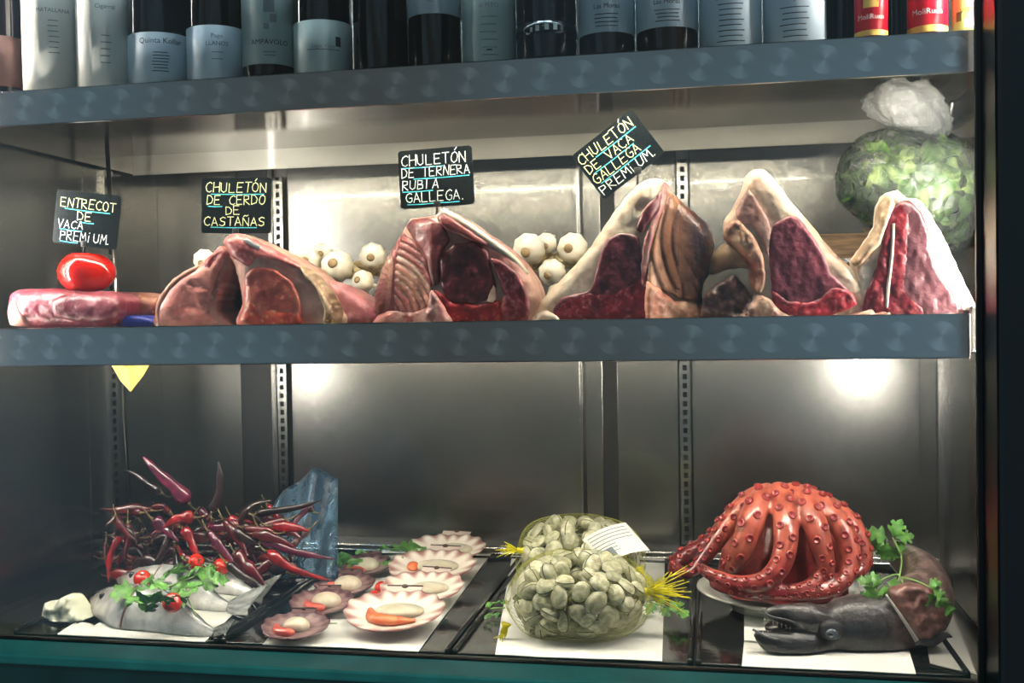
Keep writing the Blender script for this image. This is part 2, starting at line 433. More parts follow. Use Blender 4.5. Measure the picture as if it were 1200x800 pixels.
# ------------------------------------------------------------------ shelves
cs = thing('light_strip', 'added cool white light strip above the bottles, out of view', 'lamp', ((XL + XR) / 2, 1.43, .79))  # unseen strip added at the top to brighten the bottles
mesh('strip_base', box(XL + .05, XR - .05, 1.410, 1.436, .790, .799), PAPER, cs, False)
mesh('diffuser', box(XL + .06, XR - .06, 1.414, 1.432, .786, .790), mat('bottle_fill_glow', (255, 255, 255), .4, emit=((.62, .86, 1), 22)), cs, False)
def shelf(lab, x0, x1, y0, y1, zt, zb, plate_z, sw):
    s = thing('metal_shelf', lab, 'shelf', ((x0 + x1) / 2, (y0 + y1) / 2, plate_z))
    mesh('shelf_plate', box(x0, x1, y0 + .002, y1 - .002, plate_z - .004, plate_z, .001), MIRROR, s, False)
    mesh('front_lip', box(x0, x1, y0 - .004, y0 + .004, zb, zt, .0015), sw, s, False)
    mesh('rear_lip', box(x0, x1, y1 - .003, y1, zb + .004, plate_z + .02, .001), STEEL_RAW, s, False)
    mesh('side_lip', box(x0, x0 + .003, y0, y1, zb + .006, plate_z), STEEL, s, False)
    mesh('side_lip', box(x1 - .003, x1, y0, y1, zb + .006, plate_z), STEEL, s, False)
    st = thing('light_strip', 'row of small white diodes under the ' + ('bottle shelf' if zb > .1 else 'meat shelf'), 'lamp', ((x0 + x1) / 2, y0 + .02, plate_z - .006))
    mesh('strip_base', box(x0 + .02, x1 - .02, y0 + .010, y0 + .028, plate_z - .0065, plate_z - .004), PAPER, st, False)
    mesh('diffuser', box(x0 + .03, x1 - .03, y0 + .012, y0 + .026, plate_z - .0078, plate_z - .0065), STRIPM, st, False)
    pc = []; x = x0 + .03
    while x < x1 - .03:
        pc.append(box(x - .0025, x + .0025, y0 + .016, y0 + .022, plate_z - .009, plate_z - .0065)); x += .0165
    tag(mesh('diode', joinvf(*pc), BEAD, st, False), kind='stuff')
    return s
shelf('upper steel shelf carrying the bottles', XL + .02, .352, 1.40, 1.955, .3478, .2955, ZB, swirl_steel('swirl_top', -.0213))
shelf('middle steel shelf carrying the meat', XL + .02, .3175, 1.40, 1.955, -.0050, -.0620, ZS, swirl_steel('swirl_mid', -.0215))
br = thing('shelf_bracket', 'bright steel bracket holding the meat shelf at its right end', 'bracket', (.35, 1.5, -.03))
mesh('bracket_plate', box(.321, .372, 1.415, 1.60, -.055, .004, .003), STEEL, br, False)
br = thing('shelf_bracket', 'steel bracket under the right end of the bottle shelf', 'bracket', (.34, 1.85, .25))
mesh('bracket_arm', tube([(.365, 1.86, .20), (.345, 1.62, .300)], .004, 8), STEEL_DARK, br)
mesh('bracket_post', box(.352, .376, 1.87, 1.89, .10, .30, .002), STEEL_DARK, br, False)
mesh('bracket_hook', tube([(.365, 1.87, .215), (.335, 1.84, .222), (.30, 1.83, .228)], .003, 8), STEEL, br)

# ------------------------------------------------------------------ text helpers
def text_vf(s, size, fontoff=0):
    cu = bpy.data.curves.new('t', 'FONT'); cu.body = s; cu.size = size; cu.align_x = 'CENTER'; cu.offset = fontoff; cu.resolution_u = 2
    o = bpy.data.objects.new('t', cu); COL.objects.link(o); dg = bpy.context.evaluated_depsgraph_get(); dg.update()
    me = o.evaluated_get(dg).to_mesh(); v = np.array([tuple(q.co) for q in me.vertices]).reshape(-1, 3); f = [list(p.vertices) for p in me.polygons]
    o.evaluated_get(dg).to_mesh_clear(); bpy.data.objects.remove(o); bpy.data.curves.remove(cu)
    return v, f
def on_cyl(vf, r, cx, cy, cz, face):
    v, f = vf; v = np.array(v); a = face + v[:, 0] / r
    return np.stack([cx + r * np.cos(a), cy + r * np.sin(a), cz + v[:, 1]], 1), f
def rect_vf(x0, x1, z0, z1, n=1):
    xs = np.linspace(x0, x1, n + 1); V = []; Fc = []
    for x in xs: V += [(x, z0, 0), (x, z1, 0)]
    for i in range(n): Fc.append([2 * i, 2 * i + 2, 2 * i + 3, 2 * i + 1])
    return np.array(V), Fc

# ------------------------------------------------------------------ bottles
GL_DARK = mat('dark_bottle_glass', (12, 13, 14), .06, coat=.3)
GL_RED = mat('dark_red_bottle_glass', (34, 14, 12), .08)
GL_BROWN = mat('brown_bottle_glass', (38, 30, 24), .08)
LAB_W = mat('cream_label_paper', (232, 231, 220), .45)
LAB_B = mat('pale_blue_label_paper', (186, 204, 214), .4)
LAB_G = mat('grey_green_label_paper', (168, 186, 182), .45)
LAB_R = mat('red_label_print', (190, 14, 38), .3)
LAB_Y = mat('gold_print', (206, 170, 84), .35)
LAB_L = mat('lime_label_print', (206, 214, 120), .4)
INK = mat('label_ink', (52, 58, 66), .6)
INK2 = mat('faint_label_ink', (120, 128, 134), .6)
INKW = mat('pale_ink', (228, 214, 206), .5)
INKG = mat('green_ink', (90, 110, 50), .6)
CAPS = mat('foil_capsule', (30, 26, 30), .3, 1)
def bottle(px0, px1, lab, glass, labmat=None, ly=None, texts=(), Y=1.462, h=.30, marks=()):
    """px0..px1 = width seen on the shelf; ly = label's top and bottom rows"""
    c = (px0 + px1) / 2; X = at(c, 60, Y)[0]; r = abs(at(px1, 60, Y)[0] - at(px0, 60, Y)[0]) / 2
    b = thing('wine_bottle', lab, 'bottle', (X, Y, ZB))
    prof = [(r * .55, .002), (r * .9, 0), (r, .006), (r, h * .58), (r * .93, h * .64), (r * .62, h * .70), (r * .42, h * .75), (r * .38, h * .82), (r * .38, h), (r * .40, h + .001)]
    mesh('glass_body', lathe(prof, 40, X, Y, ZB), glass, b)
    mesh('foil_capsule', lathe([(r * .41, h * .84), (r * .41, h * 1.003), (r * .36, h * 1.01)], 24, X, Y, ZB), CAPS, b)
    face = math.atan2(-Y, -X)
    if labmat:
        zt = at(c, ly[0], Y - r)[2]; zb_ = max(at(c, ly[1], Y - r)[2], ZB + .001)
        a = 1.75; n = 36; V = []; Fc = []
        for i in range(n + 1):
            t = face - a + 2 * a * i / n
            for z in (zb_, zt):
                for rr in (r + .0002, r + .0007): V.append((X + rr * math.cos(t), Y + rr * math.sin(t), z))
        for i in range(n):
            k = 4 * i; m_ = k + 4
            Fc += [[k + 1, m_ + 1, m_ + 3, k + 3], [k, k + 2, m_ + 2, m_], [k + 2, k + 3, m_ + 3, m_ + 2], [k, m_, m_ + 1, k + 1]]
        lo = mesh('label', (V, Fc), labmat, b)
        for (s, py, size, ink) in texts:
            z = at(c, py, Y - r)[2]; mm = {'k': INK, 'f': INK2, 'w': INKW, 'g': INKG}[ink]
            if s == '-':       # rules of small unreadable print
                pc = [on_cyl(rect_vf(-size * random.uniform(.7, 1), size * random.uniform(.7, 1), -.0006, .0006, 6), r + .0012, X, Y, z, face)]
                mesh('printed_rule', joinvf(*pc), mm, lo)
            else: mesh('lettering', on_cyl(text_vf(s, size), r + .0012, X, Y, z, face), mm, lo)
        for (dx, py, w, hh, mm) in marks:
            z = at(c, py, Y - r)[2]; mesh('printed_mark', on_cyl(rect_vf(dx - w, dx + w, -hh, hh, 10), r + .0010, X, Y, z, face), mm, lo)
    return b
def rules(y0, y1, n, w, ink='f'): return [('-', y0 + (y1 - y0) * i / max(1, n - 1), w, ink) for i in range(n)]
bottle(-38, 30, 'dark reddish brown bottle at the far left end of the bottle shelf', GL_RED, mat('rust_label', (108, 72, 62), .5), (38, 98), h=.28)
bottle(33, 93, 'bottle with a tall bright white label, second from the left', GL_DARK, LAB_W, (-60, 112), [('MATALLANA', 12, .0085, 'f')] + rules(22, 60, 7, .009), Y=1.452)
bottle(95, 153, 'bottle with a tall cream label beside the bright white one', GL_DARK, LAB_W, (-60, 110), [('Cigarral', 8, .009, 'f')] + rules(40, 72, 5, .008), Y=1.452)
bottle(155, 221, 'dark bottle with white label reading Quinta Kollar over ruled lines', GL_DARK, LAB_B, (36, 99), [('Quinta Kollar', 49, .0115, 'k')] + rules(60, 82, 7, .014, 'k'), h=.27)
bottle(223, 286, 'dark bottle with plain pale blue label and faint print', GL_DARK, LAB_B, (28, 96), [('Pago', 43, .009, 'f'), ('LLANOS', 52, .009, 'f')] + rules(60, 68, 2, .01), h=.28)
bottle(287, 345, 'bottle with grey green label reading AMPAVOLO under leaf marks', GL_RED, LAB_G, (-60, 74), [('AMPAVOLO', 51, .0105, 'k')] + rules(60, 64, 2, .01), marks=[(.0, 5, .008, .010, INK2), (.006, 20, .005, .006, INK2), (-.004, 30, .004, .004, INK2)])
bottle(347, 411, 'dark bottle with pale label and a small black mark at its right', GL_DARK, LAB_G, (22, 85), [('Lagar Viejo', 55, .0075, 'f')], marks=[(.022, 47, .004, .007, INK), (0, 57, .024, .0008, INK2)], h=.27)
bottle(416, 478, 'black bottle showing no label between pale labels', GL_DARK, h=.29)
bottle(480, 540, 'black bottle with only the bottom of a pale blue label in view', GL_DARK, LAB_B, (-60, 15), [('ALMA', 2, .008, 'f')])
bottle(543, 604, 'bottle with narrow grey green label of ruled bands and arrow', GL_DARK, LAB_G, (-60, 73), [('el PITO', 8, .009, 'f')] + rules(19, 64, 6, .013), marks=[(0, 58, .004, .001, INK)])
bottle(606, 676, 'black bottle with a row of pale dots around its base', GL_DARK, GL_DARK, (24, 38), [], marks=[(-.022, 33, .002, .003, INK2), (-.013, 32, .0028, .004, LAB_G), (0, 31, .003, .004, LAB_G), (.012, 31, .0028, .004, LAB_G), (.022, 32, .002, .003, INK2)])
bottle(679, 744, 'left of two brown bottles with pale blue printed labels', GL_BROWN, LAB_B, (-60, 37), [('Las Moras', 9, .009, 'k')] + rules(16, 30, 4, .018, 'k'))
bottle(746, 818, 'right of two brown bottles with pale blue printed labels', GL_BROWN, LAB_B, (-60, 31), [('Las Moras', 4, .009, 'k')] + rules(11, 24, 4, .018, 'k'))
bottle(820, 892, 'left of two bottles wrapped in full pale blue text labels', GL_DARK, LAB_B, (-60, 60), rules(-2, 48, 9, .020, 'k'))
bottle(895, 968, 'right of two bottles wrapped in full pale blue text labels', GL_DARK, LAB_B, (-60, 56), [('3', 2, .008, 'k')] + rules(8, 42, 6, .020, 'k'))
bottle(966, 1003, 'narrow black bottle just left of the first red labelled bottle', GL_DARK, Y=1.53)
bottle(1002, 1040, 'smaller red and gold labelled bottle beside the narrow black one', GL_DARK, LAB_R, (-60, 36), [('MoliRuen', 22, .0095, 'w')], marks=[(0, 38, .030, .0035, LAB_Y), (0, 3, .010, .006, LAB_Y)], Y=1.45, h=.26)
bottle(1037, 1064, 'narrow black bottle standing between the two red labelled ones', GL_DARK, Y=1.53)
bottle(1064, 1110, 'larger red and gold labelled bottle near the right end', GL_DARK, LAB_R, (-60, 31), [('MoliRuen', 16, .0105, 'w')], marks=[(0, 33, .036, .0042, LAB_Y)], Y=1.45, h=.26)
bottle(1116, 1168, 'bottle with lime and white label at the far right of the shelf', GL_DARK, LAB_L, (-60, 45), [('VERDEJO', 13, .009, 'g')], marks=[(.0, 25, .012, .005, LAB_W), (-.02, 16, .004, .006, INKG)], Y=1.45, h=.26)

# ------------------------------------------------------------------ chalkboard signs
GLY = {
 'A': [[(0, 0), (2, 6), (4, 0)], [(1, 2), (3.2, 2)]], 'B': [[(0, 0), (0, 6), (3, 5.6), (3, 3.6), (0, 3.2), (3.6, 2.6), (3.6, .6), (0, 0)]],
 'C': [[(4, 5.2), (2.6, 6), (.8, 5), (0, 3), (.8, .8), (2.6, 0), (4, .8)]], 'D': [[(0, 0), (0, 6), (2.4, 5.6), (4, 3.4), (3.2, 1), (0, 0)]],
 'E': [[(3.8, 6), (0, 6), (0, 0), (3.8, 0)], [(0, 3.1), (3, 3.2)]], 'G': [[(4, 5.2), (2.6, 6), (.8, 5), (0, 3), (.8, .8), (2.6, 0), (4, .8), (4, 2.8), (2.4, 2.8)]],
 'H': [[(0, 0), (0, 6)], [(4, 0), (4, 6)], [(0, 3), (4, 3.2)]], 'I': [[(1, 0), (1, 6)]], 'L': [[(.4, 6), (0, 0), (3.6, 0)]],
 'M': [[(0, 0), (.6, 6), (2.3, 2.4), (4, 6), (4.6, 0)]], 'N': [[(0, 0), (.2, 6), (3.8, 0), (4, 6)]], 'O': [[(2, 0), (.4, 1), (0, 3), (.7, 5.2), (2.2, 6), (3.7, 5), (4, 3), (3.4, .9), (2, 0)]],
 'P': [[(0, 0), (0, 6), (3.4, 5.4), (3.4, 3.4), (0, 2.8)]], 'R': [[(0, 0), (0, 6), (3.2, 5.6), (3.2, 3.7), (0, 3), (3.8, 0)]],
 'S': [[(3.8, 5.3), (2, 6), (.3, 4.8), (1, 3.4), (3.4, 2.6), (3.5, .9), (1.8, 0), (0, .8)]], 'T': [[(0, 6), (4.2, 6)], [(2.1, 6), (2, 0)]],
 'U': [[(0, 6), (0, 1.4), (1.6, 0), (3.4, 1), (3.8, 6)]], 'V': [[(0, 6), (2, 0), (4, 6)]], '.': [[(.4, 0), (.9, .3)]],
 'i': [[(1, 0), (1, 4)], [(1, 5.4), (1.2, 6)]]}
GLY['Ó'] = GLY['O'] + [[(2, 7), (3.2, 8.6)]]
GLY['Ñ'] = GLY['N'] + [[(.6, 7), (1.6, 7.8), (2.6, 7.2), (3.6, 8)]]
BOARD = mat('black_chalkboard', (20, 24, 25), .22, bump=.05, bscale=80)
CHALK = mat('pale_yellow_chalk_ink', (226, 228, 168), .7)
CHALKW = mat('white_chalk_ink', (224, 230, 222), .7)
CYAN = mat('cyan_chalk_ink', (60, 190, 205), .6)
STICK = mat('black_plastic_stick', (18, 18, 20), .35)
def sign(lab, c, Y, w, h, rot, lines, stick, tilt=0):
    """c = centre, lines = (text, x0, x1, baseline, height, ink, underline spans) in board fractions"""
    C = at(c[0], c[1], Y); k = float(AX[2] @ C) / F * 1.05; W_, H_ = w * k / 2, h * k / 2; a = math.radians(-rot)
    def P(u, v, d):   # board coordinates, -1..1, d towards the viewer
        x, z = u * W_, v * H_; xr, zr = x * math.cos(a) - z * math.sin(a), x * math.sin(a) + z * math.cos(a)
        return (C[0] + xr, C[1] - d + zr * tilt, C[2] + zr)
    s = thing('price_sign', lab, 'sign', P(0, -1, 0))
    rc = .09; pts = []
    for (sx, sy, a0) in ((1, 1, 0), (-1, 1, 90), (-1, -1, 180), (1, -1, 270)):
        for q in range(0, 91, 22):
            t = math.radians(a0 + q); pts.append((sx * (1 - rc) + rc * math.cos(t), sy * (1 - rc * w / h) + rc * w / h * math.sin(t)))
    n = len(pts); V = [P(u, v, .0015) for u, v in pts] + [P(u, v, -.0015) for u, v in pts]
    Fc = [list(range(n)), list(range(n, 2 * n))[::-1]] + [[i, i + n, (i + 1) % n + n, (i + 1) % n] for i in range(n)]
    bd = mesh('board', (V, Fc), BOARD, s, False)
    def ribbon(pl, wd):
        V = []; Fc = []; pl = np.array(pl, float)
        for i in range(len(pl) - 1):
            p, q = pl[i], pl[i + 1]; d = q - p; L = np.hypot(*d); d = d / (L + 1e-9); nn = np.array([-d[1], d[0]]) * wd; e = d * wd * .6; b = len(V)
            for r_ in (p - e + nn, p - e - nn, q + e - nn, q + e + nn): V.append(P(r_[0] / W_, r_[1] / H_, .0019))
            Fc.append([b, b + 1, b + 2, b + 3])
        return V, Fc
    for (txt, x0, x1, bl, ht, ink, und) in lines:
        nchar = len(txt); cw = (x1 - x0) * 2 * W_ / nchar; hh = ht * 2 * H_; parts = []
        for i, ch in enumerate(txt):
            if ch == ' ': continue
            ox = (-1 + 2 * x0) * W_ + i * cw; oy = (1 - 2 * bl) * H_ + random.uniform(-.03, .03) * hh; sc = random.uniform(.92, 1.06); sl = random.uniform(-.05, .12)
            for st in GLY[ch]:
                parts.append(ribbon([(ox + cw * .76 * x / 4 + sl * y * hh / 6, oy + hh * sc * y / 6) for x, y in st], .00062))
        mesh('lettering', joinvf(*parts), CHALK if ink == 'y' else CHALKW, bd, False)
        for (u0, u1) in und:
            y = (1 - 2 * bl) * H_ - hh * .22
            mesh('underline', ribbon([((-1 + 2 * u0) * W_, y + .0004), ((-1 + u0 + u1) * W_, y - .0003), ((-1 + 2 * u1) * W_, y)], .0007), CYAN, bd, False)
    if stick:
        p0 = np.array(P(stick[2] if len(stick) > 2 else 0, -.92, -.001)); p1 = at(stick[0], stick[1], Y + .004)
        mesh('stick', tube([p0, (p0 + p1) / 2, p1], .0017, 8), STICK, s); mesh('clip', box(p0[0] - .005, p0[0] + .005, p0[1] - .004, p0[1] + .001, p0[2] - .004, p0[2] + .005, .001), STICK, s)
    return s
sign('small tilted black sign reading ENTRECOT DE VACA PREMIUM, stuck in the big tomato', (102, 257), 1.475, 79, 60, 8,
     [('ENTRECOT', .08, .96, .31, .17, 'y', [(.15, .85)]), ('DE', .36, .60, .53, .17, 'y', [(.4, .62)]), ('VACA', .06, .48, .70, .15, 'w', [(.1, .45)]), ('PREMiUM.', .12, .96, .92, .17, 'w', [(.12, .4)])], (97, 302))
sign('black sign reading CHULETÓN DE CERDO DE CASTAÑAS above the pork joint', (277, 241), 1.475, 83, 62, 2,
     [('CHULETÓN', .06, .96, .26, .17, 'y', [(.14, .9)]), ('DE CERDO', .08, .94, .48, .16, 'y', [(.10, .30)]), ('DE', .36, .58, .66, .15, 'y', []), ('CASTAÑAS', .04, .94, .86, .15, 'y', [(.14, .8)])], (281, 284))
sign('upright black sign reading CHULETÓN DE TERNERA RUBIA GALLEGA', (511, 208), 1.475, 85, 65, -2,
     [('CHULETÓN', .04, .94, .27, .18, 'w', [(.04, .6)]), ('DE TERNERA', .04, .98, .47, .16, 'w', [(.2, .95)]), ('RUBIA', .04, .55, .68, .16, 'w', [(.04, .45)]), ('GALLEGA.', .08, .94, .90, .17, 'w', [(.1, .45), (.5, .8)])], (510, 262))
sign('steeply tilted black sign reading CHULETÓN DE VACA GALLEGA PREMIUM', (724, 181), 1.475, 84, 62, -36,
     [('CHULETÓN', .03, .92, .26, .19, 'y', [(.25, .9)]), ('DE VACA', .05, .80, .48, .18, 'y', [(.10, .75)]), ('GALLEGA', .04, .80, .70, .18, 'y', [(.1, .9)]), ('PREMiUM.', .04, .98, .93, .18, 'w', [])], (747, 224, .15))

# ------------------------------------------------------------------ meat materials
MULT = [(.30, (196, 190, 190)), (.5, (240, 238, 238)), (.68, (255, 255, 255))]
MEAT = mat('fresh_cut_meat', vcol=True, noise=[(.28, (190, 180, 180)), (.46, (235, 230, 230)), (.60, (255, 250, 248)), (.68, (255, 255, 255))], nscale=45, rough=.38, coat=.25, bump=.7, bscale=150, sub=.12)
FATM = mat('white_fat', vcol=True, noise=[(.3, (205, 190, 178)), (.6, (255, 252, 248))], nscale=30, rough=.42, bump=.6, bscale=90, sub=.2, subc=(.01, .006, .004))
def c3(*c): return np.array(lin(c))
def mixc(a, b, t): t = np.clip(t, 0, 1)[:, None]; return a * (1 - t) + b * t
def lean(dark, light, streak=None, seed=0, amt=.8, sc=.12, dirv=None):
    A, B = c3(*dark), c3(*light); S = c3(*(streak or light))
    def f(V):
        n = vnoise(V, sc, seed, 4); base = mixc(A[None, :], B[None, :], .5 + .6 * n)
        Q = V @ np.array([[1, .3], [-.3, 1]]) * (dirv or [1, 1]); r = 1 - np.abs(vnoise(Q, sc * 1.9, seed + 3, 3)) * 9
        return mixc(base, S[None, :], np.clip(r, 0, 1) * amt)
    return f
def fatc(a=(226, 214, 196), b=(206, 168, 152), seed=1, sc=.09):
    A, B = c3(*a), c3(*b)
    return lambda V: mixc(A[None, :], B[None, :], .35 + .7 * vnoise(V, sc, seed, 4))
def arcs(cx, cy, sp, groove, cols, ph=0, seed=0):
    G = c3(*groove); Cs = [c3(*c) for c in cols]
    def f(V):
        r = np.hypot(V[:, 0] - cx, V[:, 1] - cy) + 1.6 * vnoise(V, .05, seed, 2); k = (r - ph) / sp
        i = np.clip(np.floor(k).astype(int), 0, len(Cs) - 1); base = np.array(Cs)[i]
        g = np.exp(-((k - np.round(k)) / .13) ** 2)
        base = base * (1 + .12 * vnoise(V, .3, seed))[:, None]
        return mixc(base, G[None, :], g * .85)
    def d(x, y): 
        r = np.hypot(x - cx, y - cy); k = (r - ph) / sp; return .0035 * np.exp(-((k - np.round(k)) / .16) ** 2)
    return f, d

# 1 entrecote on the left
m1 = thing('entrecote_cut', 'flat red boneless beef cut lying under the big tomato', 'meat', at(80, 379, 1.52), 'cuts of meat on the middle shelf')
Z = ZS + .001
relief('lean_meat', [(9, 362), (12, 346), (24, 339), (60, 338), (100, 341), (130, 342), (145, 349), (148, 360), (143, 374), (130, 384), (40, 384), (12, 380)], 1.46, MEAT, m1, .16, .03, 22, color=lean((108, 32, 48), (164, 72, 88), (208, 146, 150), 3, .5, .09), zmin=Z, seed=2)
relief('lean_meat', [(62, 352), (80, 343), (120, 342), (143, 350), (142, 368), (128, 377), (90, 377), (64, 370)], 1.440, MEAT, m1, .03, .010, 14, color=lean((116, 38, 52), (150, 72, 86), (190, 130, 136), 8, .5, .08, (.4, 1)), zmin=Z, seed=4)
relief('fat_edge', [(9, 364), (14, 352), (22, 366), (32, 380), (12, 381)], 1.440, FATM, m1, .03, .006, 6, color=fatc((222, 190, 180), (196, 90, 100)), zmin=Z)
relief('tendon', [(122, 346), (140, 342), (165, 343), (186, 348), (188, 362), (178, 376), (150, 374), (146, 354)], 1.52, FATM, m1, .12, .02, 12, color=lean((120, 52, 48), (182, 130, 112), (214, 180, 150), 6, .8, .10, (1, .4)), zmin=Z)
bc = relief('blue_cloth', [(134, 382), (142, 372), (152, 369), (170, 370), (184, 376), (190, 383)], 1.47, mat('blue_plastic', (36, 52, 140), .4), None, .10, .008, 5, zmin=ZS + .0005)
tag(bc, 'crumpled piece of blue plastic beside the flat beef cut', 'plastic')

# big tomato
TOM = mat('tomato_skin', (205, 24, 16), .14, noise=[(.3, (188, 16, 12)), (.7, (222, 40, 22))], nscale=14, coat=.5, sub=.1)
STEMG = mat('tomato_stem_green', (70, 100, 40), .6)
tz = at(103, 342, 1.475)[2]; tcx = at(103, 320, 1.49)
tm = thing('tomato', 'big shiny red tomato carrying a sign on the flat beef cut', 'tomato', (tcx[0], 1.49, tz))
v, f = sphere((0, 0, 0), .0440, .042, .0345, 48, 28)
ang = np.arctan2(v[:, 1], v[:, 0]); rr = np.hypot(v[:, 0], v[:, 1]) / .0435
lob = 1 + .035 * np.cos(5 * ang + .6) * rr + .02 * np.cos(3 * ang)
v[:, 0] *= lob; v[:, 1] *= lob; v[:, 2] -= .010 * np.exp(-(rr / .28) ** 2) * np.sign(v[:, 2]); v[:, 2] *= 1 - .08 * (v[:, 0] / .04)
mesh('tomato_flesh', (v + [tcx[0], 1.49, tz + .031], f), TOM, tm)
pcs = []
for k in range(5):
    a = k * 1.2566; pcs.append(tube([(tcx[0], 1.49, tz + .052), (tcx[0] + .008 * math.cos(a), 1.49 + .008 * math.sin(a), tz + .056), (tcx[0] + .016 * math.cos(a), 1.49 + .016 * math.sin(a), tz + .059)], [.0016, .002, .0004], 6))
mesh('stem', joinvf(*pcs), STEMG, tm)

# 2 pork joint
m2 = thing('pork_joint', 'pale pink pork loin joint cut open beneath the CERDO sign', 'meat', at(290, 379, 1.5), 'cuts of meat on the middle shelf')
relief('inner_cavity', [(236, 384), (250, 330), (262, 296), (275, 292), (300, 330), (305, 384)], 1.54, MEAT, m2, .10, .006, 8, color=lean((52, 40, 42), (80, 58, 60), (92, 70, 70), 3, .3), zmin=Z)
relief('loin_half', [(183, 384), (184, 360), (190, 345), (208, 326), (232, 312), (243, 303), (258, 288), (266, 292), (270, 302), (264, 315), (258, 328), (253, 345), (250, 362), (262, 384)], 1.455, MEAT, m2, .12, .016, 12, color=lean((202, 118, 108), (224, 156, 142), (236, 186, 170), 5, .5, .07, (.35, 1.2)), zmin=Z, seed=3)
relief('fat_rim', [(183, 384), (182, 362), (188, 344), (207, 324), (232, 310), (233, 314), (210, 329), (193, 347), (188, 364), (189, 384)], 1.446, FATM, m2, .10, .004, 4, color=fatc((232, 196, 180), (220, 166, 150)), zmin=Z)
relief('membrane', [(262, 300), (272, 304), (264, 325), (256, 345), (256, 365), (272, 384), (246, 384), (243, 362), (245, 345), (253, 325)], 1.448, FATM, m2, .04, .006, 6, depth=lambda x, y: (x - 240) * .0007, color=lean((170, 96, 92), (220, 176, 164), (236, 206, 196), 9, .7, .08), zmin=Z)
relief('rib_end', [(240, 306), (252, 294), (263, 292), (269, 300), (258, 308), (248, 318), (240, 316)], 1.446, MEAT, m2, .05, .008, 6, color=lean((150, 60, 60), (196, 106, 100), (220, 160, 150), 19, .6, .2), zmin=Z)
relief('loin_half', [(262, 284), (268, 276), (280, 274), (300, 282), (330, 297), (352, 310), (372, 330), (386, 350), (394, 384), (281, 384), (284, 355), (281, 332), (273, 308)], 1.445, FATM, m2, .14, .018, 14, color=fatc((228, 196, 178), (214, 140, 130), 4, .07), zmin=Z, seed=6)
relief('lean_meat', [(287, 322), (300, 313), (322, 316), (340, 330), (350, 348), (352, 366), (344, 380), (292, 382), (285, 360), (286, 340)], 1.428, MEAT, m2, .03, .004, 8, color=lean((190, 84, 70), (214, 120, 98), (228, 150, 120), 12, .5, .08, (.5, 1)), zmin=Z, seed=5)
relief('bloody_edge', [(284, 362), (292, 352), (305, 362), (325, 364), (350, 368), (350, 384), (281, 384)], 1.423, MEAT, m2, .02, .005, 6, color=lean((168, 34, 34), (214, 92, 62), (240, 190, 130), 14, .8, .2), zmin=Z, seed=8)
relief('top_flesh', [(263, 286), (269, 275), (285, 275), (318, 290), (345, 306), (352, 314), (320, 304), (300, 302), (290, 312), (280, 306), (270, 300)], 1.424, MEAT, m2, .03, .006, 6, color=lean((176, 76, 80), (214, 130, 124), (236, 190, 180), 15, .7, .15), zmin=Z)
relief('cracked_rind', [(352, 312), (366, 318), (384, 340), (396, 362), (396, 384), (378, 384), (380, 362), (370, 340), (356, 324)], 1.432, FATM, m2, .04, .006, 6, color=lean((96, 62, 36), (212, 190, 158), (226, 208, 172), 17, .7, .16), zmin=Z)
relief('yellow_stamp', [(382, 366), (390, 362), (393, 372), (391, 384), (379, 384)], 1.424, mat('yellow_dye', (200, 190, 60), .5), m2, .02, .003, 4, zmin=Z)
relief('shank_end', [(384, 330), (400, 334), (420, 345), (438, 358), (446, 370), (446, 384), (392, 384), (388, 360)], 1.50, MEAT, m2, .10, .018, 14, color=lean((160, 62, 76), (214, 146, 146), (226, 176, 170), 18, .5, .06), zmin=Z)
relief('white_tag', [(284, 282), (288, 279), (306, 288), (303, 292)], 1.422, PAPER, m2, .003, .0005, 2, wob=0, over=False)
mesh('tag_clip', tube([at(288, 277, 1.44), at(316, 294, 1.44)], .0016, 8), STICK, m2)

# 3 ribeye rack
m3 = thing('ribeye_rack', 'dark red beef rib rack with fanned ribs under the TERNERA sign', 'meat', at(535, 379, 1.5), 'cuts of meat on the middle shelf')
relief('fat_body', [(441, 384), (443, 366), (440, 350), (443, 330), (450, 310), (462, 289), (474, 268), (482, 257), (500, 254), (512, 252), (518, 245), (530, 248), (560, 267), (590, 288), (612, 308), (626, 328), (633, 348), (630, 368), (620, 384)], 1.455, FATM, m3, .14, .02, 16, depth=lambda x, y: np.clip((505 - x), 0, 80) * .0009, color=fatc((214, 176, 162), (186, 128, 122), 6, .06), zmin=Z, seed=9)
af, ad = arcs(432, 378, 8.0, (86, 44, 42), [(140, 84, 86)] * 3 + [(156, 96, 98), (166, 104, 104), (172, 110, 108), (182, 122, 112), (196, 142, 122), (204, 150, 130), (196, 150, 130), (170, 90, 86)], 6, 3)
relief('rib_wall', [(444, 372), (442, 350), (446, 328), (454, 306), (465, 286), (474, 272), (486, 284), (499, 306), (506, 330), (506, 352), (495, 368), (468, 378), (450, 378)], 1.438, MEAT, m3, .03, .008, 8, step=1.6, rel=lambda x, y: ad(x, y), color=af, zmin=Z, seed=1, rough=.0004)
relief('cap_muscle', [(476, 266), (484, 257), (500, 255), (518, 264), (526, 280), (520, 292), (514, 305), (515, 330), (507, 335), (500, 305), (487, 284)], 1.434, MEAT, m3, .03, .006, 8, color=lean((92, 30, 38), (150, 70, 70), (180, 110, 100), 21, .4, .08), zmin=Z)
relief('rib_eye', [(518, 298), (530, 287), (556, 283), (570, 295), (576, 315), (580, 335), (572, 350), (552, 356), (528, 354), (518, 338), (516, 315)], 1.430, MEAT, m3, .03, .006, 10, color=lean((74, 18, 28), (112, 40, 50), (136, 66, 70), 22, .35, .07), zmin=Z)
